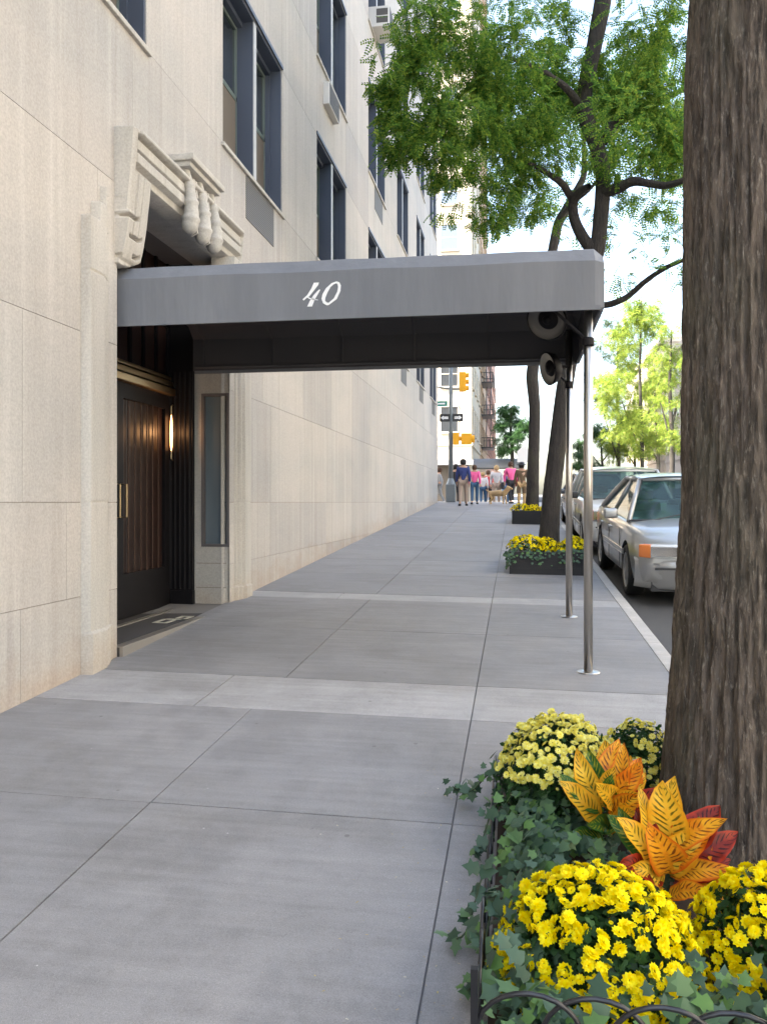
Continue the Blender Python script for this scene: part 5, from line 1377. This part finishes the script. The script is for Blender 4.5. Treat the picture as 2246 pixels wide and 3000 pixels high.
# tan dog
def dog():
    X = at(1075, 1085, 33.2)[0]; r = empty('dog', (0, 0, 0), 'tan dog standing on the sidewalk by the walkers', 'dog')
    J = [(0, -.30, .46), (0, -.1, .44), (0, .15, .46), (0, .30, .47), (0, -.40, .56), (0, -.47, .66), (0, -.58, .64), (0, -.66, .61),
         (-.08, -.28, .36), (-.08, -.29, .20), (-.08, -.28, .02), (.08, -.28, .36), (.08, -.32, .20), (.08, -.34, .02),
         (-.09, .30, .36), (-.09, .22, .25), (-.09, .34, .14), (-.09, .31, .02), (.09, .30, .36), (.09, .25, .25), (.09, .38, .14), (.09, .36, .02), (0, .42, .52), (0, .56, .60),
         (-.05, -.44, .74), (.05, -.44, .74)]
    E_ = [(1, 0), (1, 2), (2, 3), (0, 4), (4, 5), (5, 6), (6, 7), (0, 8), (8, 9), (9, 10), (0, 11), (11, 12), (12, 13), (3, 14), (14, 15), (15, 16), (16, 17), (3, 18), (18, 19), (19, 20), (20, 21), (3, 22), (22, 23), (5, 24), (5, 25)]
    Rr = [.13, .14, .115, .11, .08, .085, .05, .032, .055, .032, .028, .055, .032, .028, .07, .045, .028, .026, .07, .045, .028, .026, .03, .018, .018, .018]
    o = [1, 0]+list(range(2, len(J))); mp = {v: i for i, v in enumerate(o)}
    skin_ob('body', [J[i] for i in o], [(mp[a], mp[b]) for a, b in E_], [Rr[i] for i in o], tan, r)
    m = MB(); m.lathe([(.075, -.015), (.08, 0), (.075, .015)], 14, Matrix.Translation((0, -.42, .585)) @ Matrix.Rotation(R(50), 4, 'X')); m.build('collar', red, r, world=False)
    r.location = (X, 33.2, G(X, 33.2)); r.rotation_euler = (0, 0, R(60))
dog()

# ------------------------------------------------------------------ background buildings
def facade_block(name, x0, x1, y0, y1, h, wallm, label, faces=('x', 'y'), fh_=3.3, ww=1.2, wh=1.8, sp=2.6, zb_=None, cat='building', base_m=None, det=True):
    zb_ = min(gz(y0), gz(y1))-.3 if zb_ is None else zb_
    r = empty(name, ((x0+x1)/2, (y0+y1)/2, zb_), label, cat, 'buildings beyond the crossing')
    m = MB(); m.box(x0, x1, y0, y1, zb_, zb_+h); m.build('wall', wallm, r)
    m = MB(); m.box(x0-.25, x1+.25, y0-.25, y1+.25, zb_+h, zb_+h+.5); m.build('cornice', base_m or wallm, r); m = MB(); m.box(x0-.08, x1+.08, y0-.08, y1+.08, zb_+4.3, zb_+4.55); m.build('string_course', base_m or wallm, r)
    floors = int((h-5)/fh_)
    wins = []
    def add(side):
        L0, L1 = (y0, y1) if side in ('x-', 'x+') else (x0, x1)
        n = int((L1-L0-1)/sp)
        for f in range(floors):
            for k in range(n):
                c = L0+(L1-L0)*(k+.5)/n; z = zb_+5.3+f*fh_; wins.append((side, c, z))
    for s in faces: add(s)
    fm, gm = MB(), MB()
    for i, (side, c, z) in enumerate(wins[:100]):
        f_ = MB(); t = .08
        def bx(a0, a1, z0, z1, d0, d1):
            if side == 'x+': f_.box(x1+d0, x1+d1, a0, a1, z0, z1)
            elif side == 'x-': f_.box(x0-d1, x0-d0, a0, a1, z0, z1)
            elif side == 'y-': f_.box(a0, a1, y0-d1, y0-d0, z0, z1)
        bx(c-ww/2-t, c+ww/2+t, z-.12, z, 0, .14); bx(c-ww/2-t, c+ww/2+t, z+wh, z+wh+.15, 0, .08); bx(c-ww/2-t, c-ww/2, z, z+wh, 0, .05); bx(c+ww/2, c+ww/2+t, z, z+wh, 0, .05); bx(c-ww/2, c+ww/2, z+wh*.5-.03, z+wh*.5+.03, 0, .04)
        wo = f_.build('window', base_m or wallm, r)
        f_ = MB(); bx(c-ww/2, c+ww/2, z, z+wh, .004, .012); f_.build('pane', M['glass'], wo)
    return r
cream = stone_mat('cream_brick', (.62, .55, .44), (.56, .50, .42), 0, .2, False)
pinkb = stone_mat('pink_brick', (.40, .24, .19), (.36, .22, .18), 0, .2, False)
pale = stone_mat('pale_stucco', (.60, .58, .55), (.55, .53, .5), 0, .2, False)
tanb = stone_mat('tan_brick', (.50, .36, .24), (.44, .32, .22), 0, .2, False)
CB = facade_block('corner_building', -16, -3.2, 60.4, 74, 43, cream, 'cream corner building across the avenue with shop front and awning', ('x+', 'y-'))
m = MB(); m.box(-15, -3.4, 60.1, 60.38, 1.6, 4.4); m.build('shopfront', mat('shop_dark', (.12, .10, .08), .4), CB)
m = MB(); m.box(-15.5, -3.0, 59.2, 60.38, 4.45, 4.62); m.box(-15.5, -3.0, 59.15, 59.2, 4.25, 4.62); m.build('awning', mat('awning_grey', (.2, .2, .22), .7), CB)
facade_block('brick_building', -14, -3.2, 74.2, 92, 56, tanb, 'tall tan brick apartment block with iron fire escapes beyond the corner building', ('x+', 'y-'))
facade_block('brick_building', -14, -3.2, 92.4, 130, 21, pinkb, 'pinkish brick row house far down the left side of the street', ('x+',))
facade_block('brick_building', 15.6, 30, 64, 92, 15, pale, 'pale building on the far right side behind the yellow-green tree', ('x-', 'y-'))
facade_block('brick_building', 15.6, 30, 93, 124, 17, cream, 'cream brick block far along the right side of the street', ('x-',))
facade_block('brick_building', 15.6, 34, -22, 34, 19, pale, 'pale row opposite the limestone building, across the parked cars', ('x-',), sp=3.2)
FE = empty('fire_escape', (-2.6, 79, 3), 'dark iron fire escape on the front of the tan brick block', 'fire escape')
for z in (6.6, 9.6, 12.6, 15.6, 18.6):
    m = MB(); m.box(-3.2, -2.1, 77, 81, z, z+.08)
    for y in (77, 81): m.box(-3.2, -2.1, y-.03, y+.03, z+.9, z+.96)
    m.box(-2.14, -2.08, 77, 81, z+.9, z+.96)
    for k in range(11): m.box(-2.13, -2.09, 77+k*.4-.02, 77+k*.4+.02, z, z+.9)
    for k in range(5): m.box(-3.2+k*.25, -3.16+k*.25, 76.98, 77.02, z, z+.9)
    m.build('platform', M['black_iron'], FE)
m = MB()
for z in (6.6, 9.6, 12.6, 15.6):
    for s_ in (-2.4, -2.8): m.tube([(s_, 77.4, z), (s_, 80.4, z+3)], .04, 6)
m.build('ladders', M['black_iron'], FE)
# grey entrance canopy past the crossing
EC = empty('street_canopy', (-1.7, 64, gz(64)), 'rounded grey street canopy past the crossing, above the walkers', 'canopy')
m = MB(); n = 10; V = []
for i in range(n+1):
    a = math.pi*i/n; V += [(-3.2, 64.5-1.3*math.cos(a), 4.2+.75*math.sin(a)), (.4, 64.5-1.3*math.cos(a), 4.2+.75*math.sin(a))]
m.add(V, [(2*i, 2*i+1, 2*i+3, 2*i+2) for i in range(n)]+[tuple(2*i+1 for i in range(n+1))]); m.build('cloth', mat('grey_canvas', (.26, .26, .27), .8), EC)
m = MB()
for y in (63.3, 65.7): m.tube([(.3, y, gz(64)), (.3, y, 4.3)], .05, 8)
m.build('posts', M['steel'], EC)
